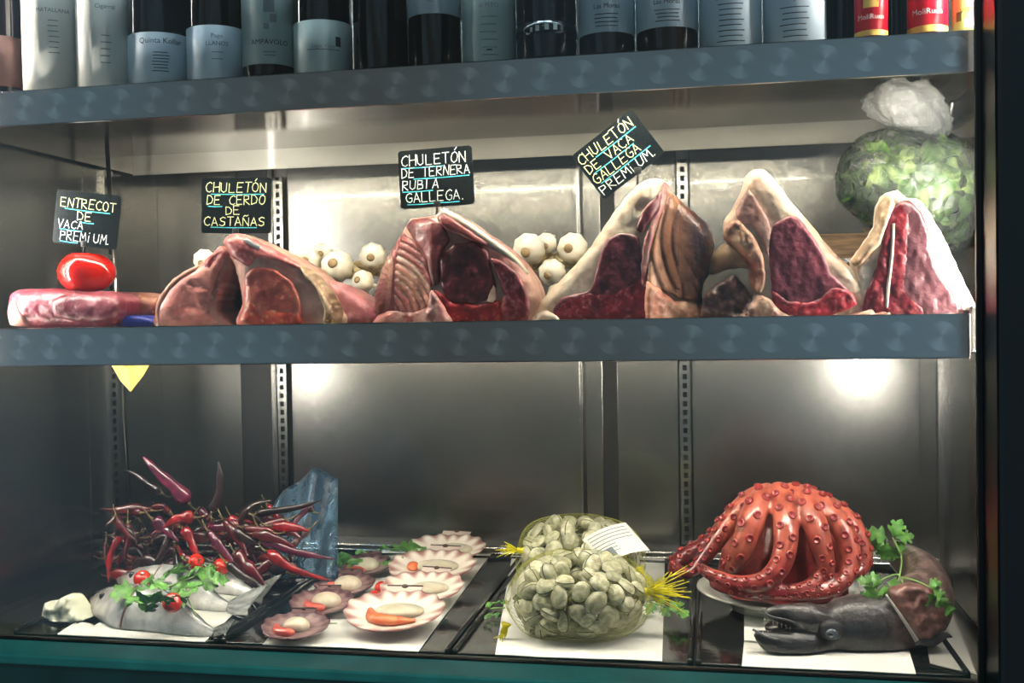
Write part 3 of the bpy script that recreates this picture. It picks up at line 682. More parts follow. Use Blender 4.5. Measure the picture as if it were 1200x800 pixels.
relief('bloody_meat', [(508, 340), (518, 344), (530, 354), (560, 356), (584, 352), (588, 368), (582, 384), (512, 384), (506, 366)], 1.428, MEAT, m3, .03, .006, 8, color=lean((126, 14, 24), (176, 30, 40), (220, 120, 110), 23, .5, .14), zmin=Z)
relief('side_muscle', [(574, 302), (590, 308), (606, 320), (616, 340), (620, 360), (614, 384), (594, 384), (586, 360), (590, 345), (584, 325)], 1.430, MEAT, m3, .03, .006, 8, color=lean((92, 20, 34), (140, 44, 56), (196, 130, 124), 24, .6, .09, (1.3, .5)), zmin=Z)
relief('fat_seam', [(578, 334), (582, 348), (578, 354), (571, 352)], 1.424, FATM, m3, .01, .002, 3, color=fatc(), zmin=Z, step=1.5)
relief('under_bone_muscle', [(512, 256), (520, 250), (545, 266), (570, 284), (566, 288), (540, 276), (522, 268)], 1.430, MEAT, m3, .03, .004, 5, color=lean((110, 40, 44), (150, 74, 72), None, 25), zmin=Z)
mesh('bone', tube(cr_spline([at(518, 248, 1.440), at(545, 263, 1.438), at(575, 284, 1.438), at(600, 302, 1.442), at(618, 322, 1.448)], 24), np.linspace(.0062, .0045, 24), 12), mat('bone', (214, 206, 186), .5, noise=[(.3, (196, 184, 160)), (.7, (226, 220, 204))], nscale=40), m3)
relief('chine_edge', [(441, 384), (446, 370), (458, 364), (480, 366), (500, 360), (505, 340), (515, 350), (524, 366), (530, 384)], 1.424, MEAT, m3, .03, .008, 6, color=lean((150, 60, 66), (206, 160, 150), (232, 214, 200), 26, .9, .22), zmin=Z, rough=.004, seed=4)

# 4 T-bone with fanned ribs
m4 = thing('beef_loin_chop', 'large beef loin with thick white fat, beneath the steeply tilted sign', 'meat', at(730, 379, 1.5), 'cuts of meat on the middle shelf')
relief('fat_body', [(625, 384), (628, 362), (642, 343), (665, 320), (690, 292), (705, 270), (716, 254), (730, 235), (748, 216), (764, 209), (778, 211), (786, 224), (808, 244), (828, 262), (838, 285), (834, 312), (824, 335), (824, 358), (830, 384)], 1.455, FATM, m4, .10, .02, 14, depth=lambda x, y: np.clip(x - 762, 0, 80) * .0009, color=fatc((226, 214, 194), (210, 190, 168), 7, .05), zmin=Z, seed=11)
relief('lean_meat', [(712, 280), (728, 273), (748, 277), (752, 300), (757, 328), (760, 384), (652, 384), (646, 366), (660, 348), (690, 340), (698, 318), (704, 296)], 1.430, MEAT, m4, .03, .006, 9, color=lean((78, 26, 36), (118, 46, 58), (160, 90, 96), 31, .4, .08), zmin=Z)
relief('bloody_meat', [(648, 368), (664, 350), (690, 344), (715, 342), (742, 330), (750, 318), (757, 340), (760, 384), (654, 384)], 1.424, MEAT, m4, .03, .005, 8, color=lean((96, 16, 30), (160, 34, 48), (214, 130, 130), 32, .55, .13), zmin=Z)
relief('upper_muscle', [(779, 219), (776, 240), (762, 258), (752, 272), (745, 268), (752, 250), (764, 234)], 1.430, MEAT, m4, .03, .004, 5, color=lean((84, 26, 36), (140, 66, 70), None, 33), zmin=Z)
relief('pink_seam', [(778, 214), (786, 222), (778, 245), (768, 270), (760, 300), (757, 335), (752, 335), (752, 300), (757, 275), (770, 245)], 1.430, MEAT, m4, .03, .004, 5, color=lean((176, 96, 98), (214, 160, 146), (226, 190, 176), 34, .5, .12, (1.5, .4)), zmin=Z)
bf, bd_ = arcs(880, 280, 13.0, (84, 50, 44), [(60, 48, 56), (62, 50, 58), (76, 58, 60), (110, 76, 66), (142, 102, 84), (164, 116, 88), (196, 142, 108), (214, 160, 126), (220, 172, 142)], 28, 5)
relief('rib_wall', [(784, 226), (806, 244), (828, 263), (837, 288), (832, 312), (823, 335), (822, 352), (800, 350), (775, 340), (758, 335), (762, 300), (770, 268)], 1.428, MEAT, m4, .03, .008, 8, step=1.8, rel=lambda x, y: bd_(x, y), color=bf, zmin=Z, rough=.0005)
relief('chine_fat', [(757, 330), (772, 338), (790, 352), (815, 352), (826, 366), (828, 384), (760, 384)], 1.430, FATM, m4, .05, .012, 10, color=lean((196, 120, 100), (224, 178, 150), (236, 206, 180), 36, .6, .1), zmin=Z, rough=.004)
relief('bone_end', [(628, 384), (630, 368), (640, 364), (652, 370), (660, 384)], 1.430, FATM, m4, .03, .006, 6, color=fatc((214, 206, 190), (176, 166, 150)), zmin=Z, rough=.003)

# 5 T-bone
m5 = thing('beef_loin_chop', 'beef loin chop with a pointed top and a bone sticking out left', 'meat', at(940, 375, 1.5), 'cuts of meat on the middle shelf')
relief('fat_body', [(862, 380), (872, 360), (884, 345), (886, 325), (872, 302), (860, 290), (849, 276), (847, 262), (858, 244), (868, 226), (874, 206), (884, 198), (898, 200), (912, 216), (930, 240), (950, 262), (970, 288), (995, 312), (1012, 328), (1024, 350), (1024, 380)], 1.455, FATM, m5, .10, .02, 14, color=fatc((224, 208, 186), (190, 160, 140), 8, .07), zmin=Z, seed=12)
relief('lean_meat', [(906, 264), (926, 253), (939, 258), (955, 280), (966, 300), (972, 318), (988, 334), (1002, 348), (990, 362), (960, 372), (925, 368), (906, 350), (903, 320), (901, 290)], 1.430, MEAT, m5, .03, .006, 9, color=lean((100, 44, 56), (140, 66, 78), (186, 96, 104), 41, .45, .08), zmin=Z)
relief('bloody_meat', [(905, 340), (925, 352), (955, 352), (975, 336), (998, 342), (1004, 356), (985, 366), (955, 374), (925, 372), (908, 360)], 1.424, MEAT, m5, .03, .005, 6, color=lean((140, 20, 36), (188, 44, 58), (226, 140, 134), 42, .6, .18), zmin=Z, rough=.003)
relief('dry_membrane', [(862, 246), (876, 222), (884, 230), (896, 250), (903, 268), (900, 300), (892, 280), (880, 262), (868, 262)], 1.432, FATM, m5, .03, .005, 6, color=lean((120, 84, 84), (190, 150, 138), (216, 190, 172), 43, .7, .12, (1.4, .5)), zmin=Z)
relief('rib_bones', [(852, 262), (866, 258), (884, 278), (894, 300), (897, 330), (890, 345), (880, 335), (876, 312), (862, 292), (848, 280)], 1.428, FATM, m5, .04, .008, 7, color=lean((136, 66, 54), (200, 164, 136), (216, 190, 160), 44, .8, .14), zmin=Z, rough=.004)
relief('chine_edge', [(862, 380), (874, 360), (888, 346), (902, 350), (915, 364), (940, 372), (1000, 368), (1024, 362), (1026, 380)], 1.424, MEAT, m5, .03, .008, 6, color=lean((160, 110, 96), (206, 176, 150), (226, 204, 180), 45, .8, .2), zmin=Z, rough=.004)
mesh('protruding_bone', tube(cr_spline([at(832, 318, 1.50), at(850, 302, 1.48), at(868, 298, 1.47), at(884, 306, 1.47)], 14), [.006, .010, .013, .015, .017, .019, .020, .020, .020, .019, .018, .017, .015, .012], 12), mat('tan_bone', (170, 140, 104), .5, noise=[(.3, (140, 110, 84)), (.7, (196, 166, 128))], nscale=30, bump=.4, bscale=80), m5)
relief('dark_offcut', [(822, 384), (824, 350), (832, 338), (846, 330), (860, 322), (874, 336), (882, 352), (872, 384)], 1.53, MEAT, m5, .08, .008, 10, color=lean((64, 44, 44), (110, 76, 70), (150, 104, 90), 47, .6), zmin=Z, rough=.006)

# 6 right chop
m6 = thing('beef_loin_chop', 'bright red beef chop with a white fat band by the right frame', 'meat', at(1070, 372, 1.5), 'cuts of meat on the middle shelf')
relief('fat_body', [(1004, 380), (1002, 350), (1000, 322), (1000, 304), (1014, 284), (1028, 262), (1030, 240), (1038, 226), (1052, 223), (1062, 232), (1074, 232), (1086, 244), (1098, 264), (1112, 290), (1124, 318), (1136, 342), (1145, 362), (1134, 370), (1128, 380)], 1.455, FATM, m6, .10, .02, 12, color=fatc((238, 232, 220), (214, 196, 176), 9, .05), zmin=Z, seed=13)
relief('lean_meat', [(1048, 240), (1064, 234), (1078, 246), (1087, 266), (1091, 295), (1099, 316), (1112, 336), (1130, 364), (1134, 378), (1018, 378), (1014, 350), (1024, 320), (1032, 296), (1036, 268)], 1.430, MEAT, m6, .03, .006, 8, color=lean((84, 42, 48), (108, 66, 70), (140, 94, 96), 51, .4, .08), zmin=Z)
relief('bloody_meat', [(1044, 246), (1060, 236), (1066, 262), (1064, 300), (1062, 340), (1080, 360), (1086, 380), (1014, 380), (1013, 350), (1024, 322), (1031, 296), (1036, 268)], 1.424, MEAT, m6, .03, .005, 6, color=lean((96, 12, 22), (134, 26, 36), (186, 98, 100), 52, .5, .15, (1.5, .5)), zmin=Z, rough=.002)
mesh('bone', tube(cr_spline([at(1047, 262, 1.431), at(1045, 300, 1.430), at(1041, 335, 1.430), at(1039, 362, 1.431)], 16), .0022, 8), mat('cut_bone', (226, 200, 180), .5), m6)
relief('dried_flap', [(1030, 240), (1042, 228), (1048, 240), (1040, 262), (1032, 285), (1018, 300), (1005, 312), (998, 306), (1012, 286), (1026, 264)], 1.428, FATM, m6, .04, .006, 6, color=lean((150, 120, 92), (214, 194, 160), (228, 212, 184), 53, .8, .16), zmin=Z, rough=.003)
relief('chine_edge', [(990, 380), (1004, 368), (1030, 366), (1042, 362), (1046, 380)], 1.424, FATM, m6, .03, .006, 6, color=lean((190, 130, 110), (220, 190, 166), (232, 210, 190), 54, .7, .2), zmin=Z)

# ------------------------------------------------------------------ garlic
GARL = mat('garlic_skin', (226, 218, 196), .5, noise=[(.3, (196, 180, 150)), (.6, (232, 226, 208))], nscale=24, rand=.08, bump=.3, bscale=60, sub=.1, subc=(.006, .005, .004))
ROOT = mat('garlic_root', (156, 130, 92), .8, bump=.6, bscale=300)
def garlic_proto(loc, lab, group):
    g = thing('garlic_bulb', lab, 'garlic', loc, group)
    v, f = sphere((0, 0, 0), 1, 1, 1, 36, 20); th = np.arctan2(v[:, 1], v[:, 0]); rr = np.hypot(v[:, 0], v[:, 1])
    cl = 1 - .07 * np.abs(np.sin(th * 4.5)) * rr; v[:, 0] *= cl; v[:, 1] *= cl
    z = v[:, 2].copy(); v[:, 2] = np.where(z > 0, z * (.80 + .5 * np.clip(1 - rr / .35, 0, 1)), z * .78 + .12 * np.exp(-(rr / .25) ** 2))
    v = v * .023
    mesh('bulb', (v + loc, f), GARL, g)
    mesh('neck', tube(np.array([(0, 0, .018), (.001, 0, .030), (.004, .001, .045), (.010, .002, .06)]) + loc, [.008, .0045, .004, .003], 10), GARL, g)
    mesh('root_disc', lathe([(.001, -.0145), (.006, -.0155), (.0068, -.0175), (.003, -.019), (.0005, -.019)], 14, *loc), ROOT, g)
    return g
GB = [(395, 312, 21), (437, 300, 17), (425, 330, 15), (449, 350, 14), (360, 306, 18), (378, 296, 13), (620, 292, 20), (671, 291, 19), (647, 319, 17), (640, 285, 13), (690, 318, 16), (600, 312, 16), (240, 305, 15), (372, 326, 15), (655, 345, 15)]
g0 = None
glab = 'white garlic bulb heaped behind the meat on the middle shelf'
GLB = ['large garlic bulb between the pork joint and the rib rack, root facing out', 'upper garlic bulb tucked against the left side of the rib rack', 'garlic bulb below the large one between pork joint and rib rack', 'lowest garlic bulb beside the fanned ribs of the rib rack',
 'leftmost garlic bulb rising behind the cracked rind of the pork joint', 'small garlic bulb half hidden at the left of the braid', 'large garlic bulb just right of the rib rack, root facing out', 'right hand garlic bulb against the fat of the big loin',
 'lower middle garlic bulb between the rib rack and the big loin', 'small garlic bulb at the back between the two large ones', 'garlic bulb hidden behind the sloping fat of the big loin', 'garlic bulb hidden behind the right shoulder of the rib rack',
 'lone pale garlic bulb behind the left half of the pork joint', 'garlic bulb low behind the shank end of the pork joint', 'lowest garlic bulb between the rib rack and the big loin']
for i, (x, y, r) in enumerate(GB):
    Yg = 1.66 + (.03 if i % 2 else 0); p = at(x, y, Yg); p[2] = max(p[2], ZS + .022)
    s = r * Yg / F / .023
    rot = (math.radians(-80 + random.uniform(-22, 22)), random.uniform(-.4, .4), math.radians(random.uniform(-20, 25)))
    if g0 is None: g0 = garlic_proto(tuple(p), GLB[i], 'garlic bulbs behind the meat'); g0.rotation_euler = rot; g0.scale = (s,) * 3
    else: copy_thing(g0, tuple(p), rot, (s,) * 3, GLB[i])
# the plaited stems they are tied to
STRAW = mat('dry_garlic_stems', (176, 156, 112), .7, noise=[(.3, (150, 126, 84)), (.7, (204, 188, 146))], nscale=40)
def braid(pa, pb, lab):
    b = thing('garlic_braid', lab, 'garlic stems', at((pa[0] + pb[0]) / 2, pa[1], 1.70), 'plaited garlic stems')
    t = np.linspace(0, 1, 60)
    for k in range(3):
        ph = k * 2.094; P = np.array([at(pa[0] + (pb[0] - pa[0]) * u, pa[1] + (pb[1] - pa[1]) * u + 7 * math.sin(14 * u + ph), 1.70 + .010 * math.cos(28 * u + ph)) for u in t])
        P[:, 2] = np.maximum(P[:, 2], ZS + .006)
        mesh('stem', tube(P, .006, 8), STRAW, b)
braid((352, 322), (460, 312), 'plaited dry garlic stems left of the rib rack')
braid((585, 312), (700, 300), 'plaited dry garlic stems between the rib rack and the big loin')
gw = thing('wooden_crate', 'low brown wooden crate behind the two right hand chops', 'crate', (.20, 1.84, ZS))
WOODC = mat('crate_wood', (126, 98, 66), .7, noise=[(.3, (96, 70, 46)), (.7, (160, 128, 88))], nscale=20, stretch=(1, 8, 8))
x0, x1 = at(935, 300, 1.82)[0], at(1030, 300, 1.82)[0]
for k in range(3): mesh('slat', box(x0, x1, 1.80, 1.808, ZS + .008 + k * .048, ZS + .044 + k * .048, .001), WOODC, gw, False)
for k in range(3): mesh('slat', box(x0, x1, 1.90, 1.908, ZS + .008 + k * .048, ZS + .044 + k * .048, .001), WOODC, gw, False)
for (xa) in (x0, x1 - .012):
    for ya in (1.808, 1.888): mesh('corner_post', box(xa, xa + .012, ya, ya + .012, ZS + .0005, ZS + .155, .001), WOODC, gw, False)

# ------------------------------------------------------------------ bag of greens
LEAF = mat('lettuce_leaf', (90, 120, 40), .4, noise=[(.28, (26, 54, 12)), (.5, (66, 104, 28)), (.72, (166, 188, 104))], nscale=26, rand=.45)
FILM = clear_film('clear_bag_plastic', hz=.10, rough=.10, bump=1.0, bscale=34)
FILMT = clear_film('bunched_bag_plastic', hz=.24, rough=.15, bump=1.0, bscale=30, haze=(240, 242, 238))
gbC = at(1074, 222, 1.66); gb = thing('bag_of_greens', 'knotted clear plastic bag stuffed with green leaves, right end of meat shelf', 'bag', (gbC[0], gbC[1], ZS))
kx = 1.66 / F
def bagshape(v):
    v = v.copy(); z = v[:, 2].copy(); v[:, 0] += .10 * z * v[:, 0] - .12 * z + .0; v[:, 2] = np.where(z < 0, z * (1 + .22 * v[:, 0]), z); return v
v, f = sphere((0, 0, 0), 1, 1, 1, 64, 40)
n = vnoise(v, 5, 3, 3); cre = np.abs(vnoise(v * [2.2, 2.2, .8], 5, 9, 3)); v = v * (1 + .05 * n - .07 * np.clip(1 - cre * 5, 0, 1))[:, None]; v = bagshape(v)
v = v * [.115, .085, .092] + gbC; v[:, 2] = np.maximum(v[:, 2], ZS + .002); v[:, 0] = np.minimum(v[:, 0], .3755 - .003 * np.clip(v[:, 0] - .37, 0, .02))
mesh('bag_film', (v, f), FILM, gb)
lob = []
for k in range(190):
    u = rng.normal(size=3); u /= np.linalg.norm(u); rad = rng.uniform(.62, .96)
    c0 = bagshape((u * rad)[None, :])[0] * [.112, .082, .089] + gbC
    L = rng.uniform(.03, .06); wd = rng.uniform(.010, .022); tdir = np.cross(u, rng.normal(size=3)); tdir /= np.linalg.norm(tdir); sd = np.cross(u, tdir)
    V = []; Fc = []; nn = 7
    for i in range(nn + 1):
        t = i / nn; w_ = wd * math.sin(math.pi * min(1, t * .9 + .06)) + .001
        for j in range(-2, 3):
            ruf = .005 * math.sin(9 * t + 2 * j + k) * abs(j) / 2
            V.append(c0 + tdir * L * (t - .5) + sd * w_ * j / 2 + u * (ruf - .9 * (L * (t - .5)) ** 2 / .09 + .004 * (abs(j) - 1)))
    for i in range(nn):
        for j in range(4): a = i * 5 + j; Fc.append([a, a + 1, a + 6, a + 5])
    V = np.array(V); V[:, 2] = np.maximum(V[:, 2], ZS + .006); V[:, 0] = np.where(V[:, 0] > .368, .368 + .004 * np.tanh((V[:, 0] - .368) / .01), V[:, 0])
    mesh('leaf', (V, Fc), LEAF, gb)
kn = at(1099, 163, 1.64)
# flared loose top of the bag
V = []; Fc = []; nu = 60; nvv = 18
ctr = [at(1099, 166, 1.64), at(1090, 158, 1.64), at(1074, 146, 1.63), at(1062, 128, 1.62), at(1058, 110, 1.62), at(1056, 98, 1.62)]
rad = [.008, .026, .044, .052, .046, .030]
cc = cr_spline(ctr, nvv); rr = cr_spline(np.array(rad)[:, None] * np.ones((1, 3)), nvv)[:, 0]
for i in range(nvv):
    for j in range(nu):
        a = 2 * math.pi * j / nu; w_ = 1 + .13 * math.sin(7 * a + i * .45) * (i / nvv + .3) + .10 * math.sin(13 * a + i * .9) + .06 * math.sin(23 * a - i * 1.4)
        V.append(cc[i] + np.array([math.cos(a) * rr[i] * w_, math.sin(a) * rr[i] * w_ * .6, math.sin(a * 2 + i * .3) * .004 + (.012 * math.sin(3 * a + 1) if i == nvv - 1 else 0)]))
for i in range(nvv - 1):
    for j in range(nu): k = (j + 1) % nu; Fc.append([i * nu + j, i * nu + k, (i + 1) * nu + k, (i + 1) * nu + j])
V = np.array(V); V[:, 2] = np.minimum(V[:, 2], .336)
mesh('loose_bag_top', (V, Fc), FILMT, gb)
mesh('knot', tube([kn + [-.006, 0, -.004], kn + [0, -.003, .003], kn + [.007, 0, -.002]], [.004, .007, .004], 10), FILMT, gb)

# yellow paper hanging under the meat shelf
yp = mesh('yellow_paper_corner', (np.array([at(126, 420, 1.56), at(177, 424, 1.56), at(168, 440, 1.555), at(153, 459, 1.55), at(141, 446, 1.553), at(150, 432, 1.545)] + [at(126, 420, 1.562), at(177, 424, 1.562), at(168, 440, 1.557), at(153, 459, 1.552), at(141, 446, 1.555), at(150, 432, 1.547)]),
   [[0, 5, 1], [1, 5, 2], [2, 5, 3], [3, 5, 4], [4, 5, 0], [7, 11, 6], [8, 11, 7], [9, 11, 8], [10, 11, 9], [6, 11, 10], [0, 1, 7, 6], [1, 2, 8, 7], [2, 3, 9, 8], [3, 4, 10, 9], [4, 0, 6, 10]]), mat('yellow_paper', (196, 164, 84), .7), None, False)
tag(yp, 'yellow paper corner hanging down below the middle shelf', 'paper')

# ------------------------------------------------------------------ trays
def tray(x0, x1, lab):
    t = thing('black_tray', lab, 'tray', ((x0 + x1) / 2, 1.66, ZF - .018), 'black display trays on the bottom')
    y0, y1 = 1.40, 1.96
    mesh('tray_bottom', box(x0 + .006, x1 - .006, y0 + .006, y1 - .006, ZF - .004, ZF, .001), TRAYM, t, False)
    for (a, b, c, d) in ((x0, x1, y0, y0 + .007), (x0, x1, y1 - .007, y1), (x0, x0 + .008, y0, y1), (x1 - .008, x1, y0, y1)):
        mesh('tray_rim', box(a, b, c, d, ZF - .019, ZF + (.001 if d < 1.5 else .006), .0025), TRAYM, t)
tray(-1.045, -.712, 'black tray under the fish and chillies at the left')
tray(-.708, -.365, 'black tray under the scallop shells')
tray(-.361, -.032, 'black tray under the nets of clams')
tray(-.028, .316, 'black tray under the octopus and the dark fish head')

def sheet(name, pxs, lab, m=PAPER, z=ZF + .0008, th=.0012, wav=.0015, seed=0):
    P = [on(x, y, z) for x, y in pxs]; V = []; n = 14; a, b, c, d = [np.array(p) for p in P]; Fc = []
    for i in range(n + 1):
        for j in range(n + 1):
            u, w = i / n, j / n; q = (a * (1 - u) + b * u) * (1 - w) + (d * (1 - u) + c * u) * w; V.append(q)
    V = np.array(V); V[:, 1] = np.maximum(V[:, 1], 1.392); V[:, 2] = z + wav * (.5 + .5 * vnoise(V[:, :2], 30, seed, 2)).clip(0, 1)
    T = V.copy(); T[:, 2] += th; m_ = len(V)
    for i in range(n):
        for j in range(n):
            k = i * (n + 1) + j; Fc.append([k + m_, k + n + 1 + m_, k + n + 2 + m_, k + 1 + m_]); Fc.append([k, k + 1, k + n + 2, k + n + 1])
    for i in range(n):
        for (k, l) in ((i, i + 1), (i * (n + 1), (i + 1) * (n + 1)), (n * (n + 1) + i, n * (n + 1) + i + 1), (i * (n + 1) + n, (i + 1) * (n + 1) + n)): Fc.append([k, l, l + m_, k + m_])
    o = mesh(name, (np.vstack([V, T]), Fc), m, None, False, loc=V.mean(0)); return tag(o, lab, 'paper')
sheet('paper_sheet', [(60, 749), (235, 757), (297, 698), (150, 690)], 'white paper sheet beneath the silver fish')
sheet('paper_sheet', [(302, 760), (490, 764), (575, 650), (425, 645)], 'white paper sheet beneath the scallop shells')
sheet('paper_sheet', [(580, 769), (776, 776), (779, 655), (600, 652)], 'white paper sheet beneath the nets of clams')
sheet('paper_sheet', [(869, 784), (1074, 792), (1062, 752), (873, 742)], 'white paper sheet beneath the dark fish head')
sheet('paper_sheet', [(872, 752), (1040, 756), (1015, 700), (872, 700)], 'white paper sheet under the front of the octopus plate', z=ZF + .004)
sheet('grey_paper_sheet', [(1090, 778), (1145, 792), (1108, 700), (1075, 696)], 'narrow grey paper strip at the right edge of the last tray', GREYPAPER)

# ------------------------------------------------------------------ silver fish
FISHM = mat('silver_fish_skin', vcol=True, rough=.25, metal=.05, coat=.5, bump=.3, bscale=260, noise=[(.3, (196, 196, 196)), (.7, (255, 255, 255))], nscale=40)
FIN = mat('grey_fin', (120, 124, 124), .35, noise=[(.3, (90, 94, 94)), (.7, (160, 162, 158))], nscale=60, stretch=(1, 6, 1))
EYEW = mat('fish_eye', (20, 20, 22), .05, coat=1)
def fish(lab, path, hw, zc, tail, ZZ=0, flat=.52, pink=1):
    """path = pixel spine at height zc above the tray; hw = half height in px"""
    hr = np.interp(np.linspace(0, 1, len(path)), np.linspace(0, 1, len(hw)), hw)
    P = [on(x, y, ZF + .005 + .82 * h_ * 1.55 / F) for (x, y), h_ in zip(path, hr)]
    P = np.array([p if p[1] > 1.418 else at(x, y, 1.418) for p, (x, y) in zip(P, path)]); n = 40; Pc = cr_spline(P, n)
    R = np.interp(np.linspace(0, 1, n), np.linspace(0, 1, len(hw)), hw) * np.linalg.norm(P[0]) / F
    fsh = thing('silver_fish', lab, 'fish', tuple(P[len(P) // 2] * [1, 1, 0] + [0, 0, ZF + .003]), 'whole silver fish on the left tray')
    up = np.array([.15, .55, .82])   # flank turned up and towards the glass
    T, N, B = frames(Pc, up); m_ = 22; V = []; C = []
    for i in range(n):
        for j in range(m_):
            a = 2 * math.pi * j / m_; w = math.cos(a); 
            V.append(Pc[i] + N[i] * R[i] * w + B[i] * R[i] * flat * math.sin(a))
            t = i / n; belly = np.array(lin((240, 240, 236))); back = np.array(lin((104, 108, 112))); head = np.array(lin((206, 184, 172))) if w < .35 else np.array(lin((128, 100, 92)))
            k = min(1, max(0, (w - .2) * 1.4)) * (.35 + .65 * min(1, t * 1.6)); c = belly * (1 - k) + back * k
            h = max(0, 1 - t / .3); c = c * (1 - h) + head * h; V[-1][2] = max(V[-1][2], ZF + .003); C.append(c)
    Fc = []
    for i in range(n - 1):
        for j in range(m_): k = (j + 1) % m_; Fc.append([i * m_ + j, i * m_ + k, (i + 1) * m_ + k, (i + 1) * m_ + j])
    Fc += [list(range(m_))[::-1], [(n - 1) * m_ + j for j in range(m_)]]
    mesh('body', (V, Fc), FISHM, fsh, True, np.array(C))
    # tail fan: same plane as the body, thin and forked
    e = Pc[-1]; tl = [np.array(on(x, y, ZF + .012)) for x, y in tail]; tl = [t_ if t_[1] > 1.412 else at(x, y, 1.412) for t_, (x, y) in zip(tl, tail)]; td = (tl[0] + tl[1]) / 2 - e; Ln = np.linalg.norm(td); td /= Ln
    V = []; Fc = []; nn = 10; mm = 12; Nd = N[-1] - td * (N[-1] @ td); Nd /= np.linalg.norm(Nd); Bd = np.cross(td, Nd)
    for sgn_ in (1, -1):
        for i in range(nn + 1):
            u = i / nn
            for j in range(mm + 1):
                w = -1 + 2 * j / mm; hwid = R[-1] + (Ln * .62) * u ** .8; ln = Ln * u * (1 - .38 * (1 - abs(w)) * u) * 1.15
                q = e + td * ln + Nd * hwid * w + Bd * sgn_ * (R[-1] * flat * (1 - u) + .0006) + Bd * .0006 * math.cos(w * 26); q[2] = max(q[2], ZF + .003); V.append(q)
    m2_ = (nn + 1) * (mm + 1)
    for i in range(nn):
        for j in range(mm): a = i * (mm + 1) + j; Fc.append([a, a + 1, a + mm + 2, a + mm + 1]); Fc.append([a + m2_, a + mm + 1 + m2_, a + mm + 2 + m2_, a + 1 + m2_])
    mesh('tail_fin', (V, Fc), FIN, fsh)
    # gill cover line and eye
    i0 = int(n * .36); arc = [Pc[i0] + N[i0] * R[i0] * math.cos(a) * 1.01 - B[i0] * R[i0] * flat * math.sin(a) * 1.02 - T[i0] * R[i0] * .35 * math.sin(a) * -1 for a in np.linspace(.35, 2.7, 14)]
    arc2 = [Pc[i0] + N[i0] * R[i0] * math.cos(a) * 1.01 + B[i0] * R[i0] * flat * math.sin(a) * 1.02 + T[i0] * R[i0] * .3 * math.sin(a) for a in np.linspace(.35, 2.7, 14)]
    g = mat('gill_pink', (132, 96, 90), .4)
    sgn = 1 if (B[i0] @ -Pc[i0]) > 0 else -1
    mesh('gill_cover', tube(arc2 if sgn > 0 else arc, .0016, 6), g, fsh)
    ie = int(n * .21); q = Pc[ie] + B[ie] * sgn * R[ie] * flat * .93 + N[ie] * R[ie] * .22
    ev, ef = sphere(q, .0058, .0045, .0058, 14, 10); mesh('eye', (ev, ef), EYEW, fsh)
    pf = int(n * .45); q = Pc[pf] + B[pf] * sgn * R[pf] * flat * .98
    mesh('pectoral_fin', tube([q, q + T[pf] * .018, q + T[pf] * .040 - N[pf] * .004], [.002, .006, .001], 8, .25, up=tuple(N[pf])), FIN, fsh)
    return fsh
fish('front silver fish lying nearest the glass with its tail on the tray rim', [(107, 704), (122, 706), (148, 711), (180, 716), (212, 727), (238, 738), (250, 742)], [5, 17, 24, 22, 15, 7, 4.5], .026, [(278, 733), (262, 753)])
fish('middle silver fish, mostly hidden under the parsley', [(140, 678), (160, 681), (190, 685), (222, 694), (250, 706), (268, 711)], [5, 16, 22, 19, 9, 4], .024, [(306, 708), (292, 722)])
fish('rearmost silver fish, against the dried chillies', [(185, 664), (205, 664), (232, 670), (260, 681), (284, 691), (296, 695)], [5, 13, 17, 14, 7, 4], .024, [(318, 698), (308, 706)])
cw = relief('crumpled_paper', [(50, 746), (50, 716), (53, 707), (61, 712), (68, 704), (78, 697), (86, 706), (93, 716), (98, 724), (112, 728), (120, 740), (118, 748)], 1.47, mat('crumpled_white_paper', (226, 228, 206), .5, sub=.2, subc=(.01, .01, .008)), None, .045, .02, 24, rough=.013, zmin=ZF + .004, seed=5, step=4)
tag(cw, 'crumpled piece of white paper in the front left corner of the tray', 'paper')

# ------------------------------------------------------------------ cherry tomatoes
CHT = mat('cherry_tomato_skin', (206, 34, 18), .12, coat=.5, noise=[(.3, (190, 20, 12)), (.7, (222, 62, 30))], nscale=60)
cherry0 = None
def cherry(x, y, r, Zh, lab, group, cut=False):
    global cherry0
    p = on(x, y, Zh)
    if cherry0 is None:
        cherry0 = thing('cherry_tomato', lab, 'tomato', tuple(p), group)
        v, f = sphere((0, 0, 0), .0105, .0105, .0098, 24, 14); v[:, 2] -= .002 * np.exp(-(np.hypot(v[:, 0], v[:, 1]) / .003) ** 2) * np.sign(v[:, 2])
        mesh('tomato_flesh', (v + p, f), CHT, cherry0)
        mesh('stem_scar', lathe([(.0003, .0078), (.0018, .0082), (.001, .009), (.0002, .0092)], 8, *p), STEMG, cherry0)
        cherry0.scale = (r * np.linalg.norm(p) / F / .0105,) * 3; cherry0.rotation_euler = (.6, .3, 0); return
    s = r * np.linalg.norm(p) / F / .0105
    copy_thing(cherry0, tuple(p), (random.uniform(.3, 1.3), random.uniform(-.5, .5), 1), (s,) * 3, lab, group)
G1 = 'cherry tomatoes on the fish'
cherry(167, 678, 9.5, ZF + .055, 'cherry tomato on the left edge of the parsley on the fish', G1)
cherry(202, 706, 11, ZF + .052, 'cherry tomato on the flank of the front fish below the parsley', G1)
cherry(230, 658, 9, ZF + .056, 'cherry tomato behind the parsley on the rear fish', G1)
cherry(260, 663, 9.5, ZF + .050, 'cherry tomato at the right on the back of the rear fish', G1)
G2 = 'small tomatoes among the scallops'
cherry(430, 711, 9, ZF + .024, 'small tomato piece nearest the glass among the scallops', G2)
cherry(440, 700, 9, ZF + .024, 'middle small tomato piece among the scallops', G2)
cherry(447, 689, 8, ZF + .024, 'small tomato piece farthest back among the scallops', G2)

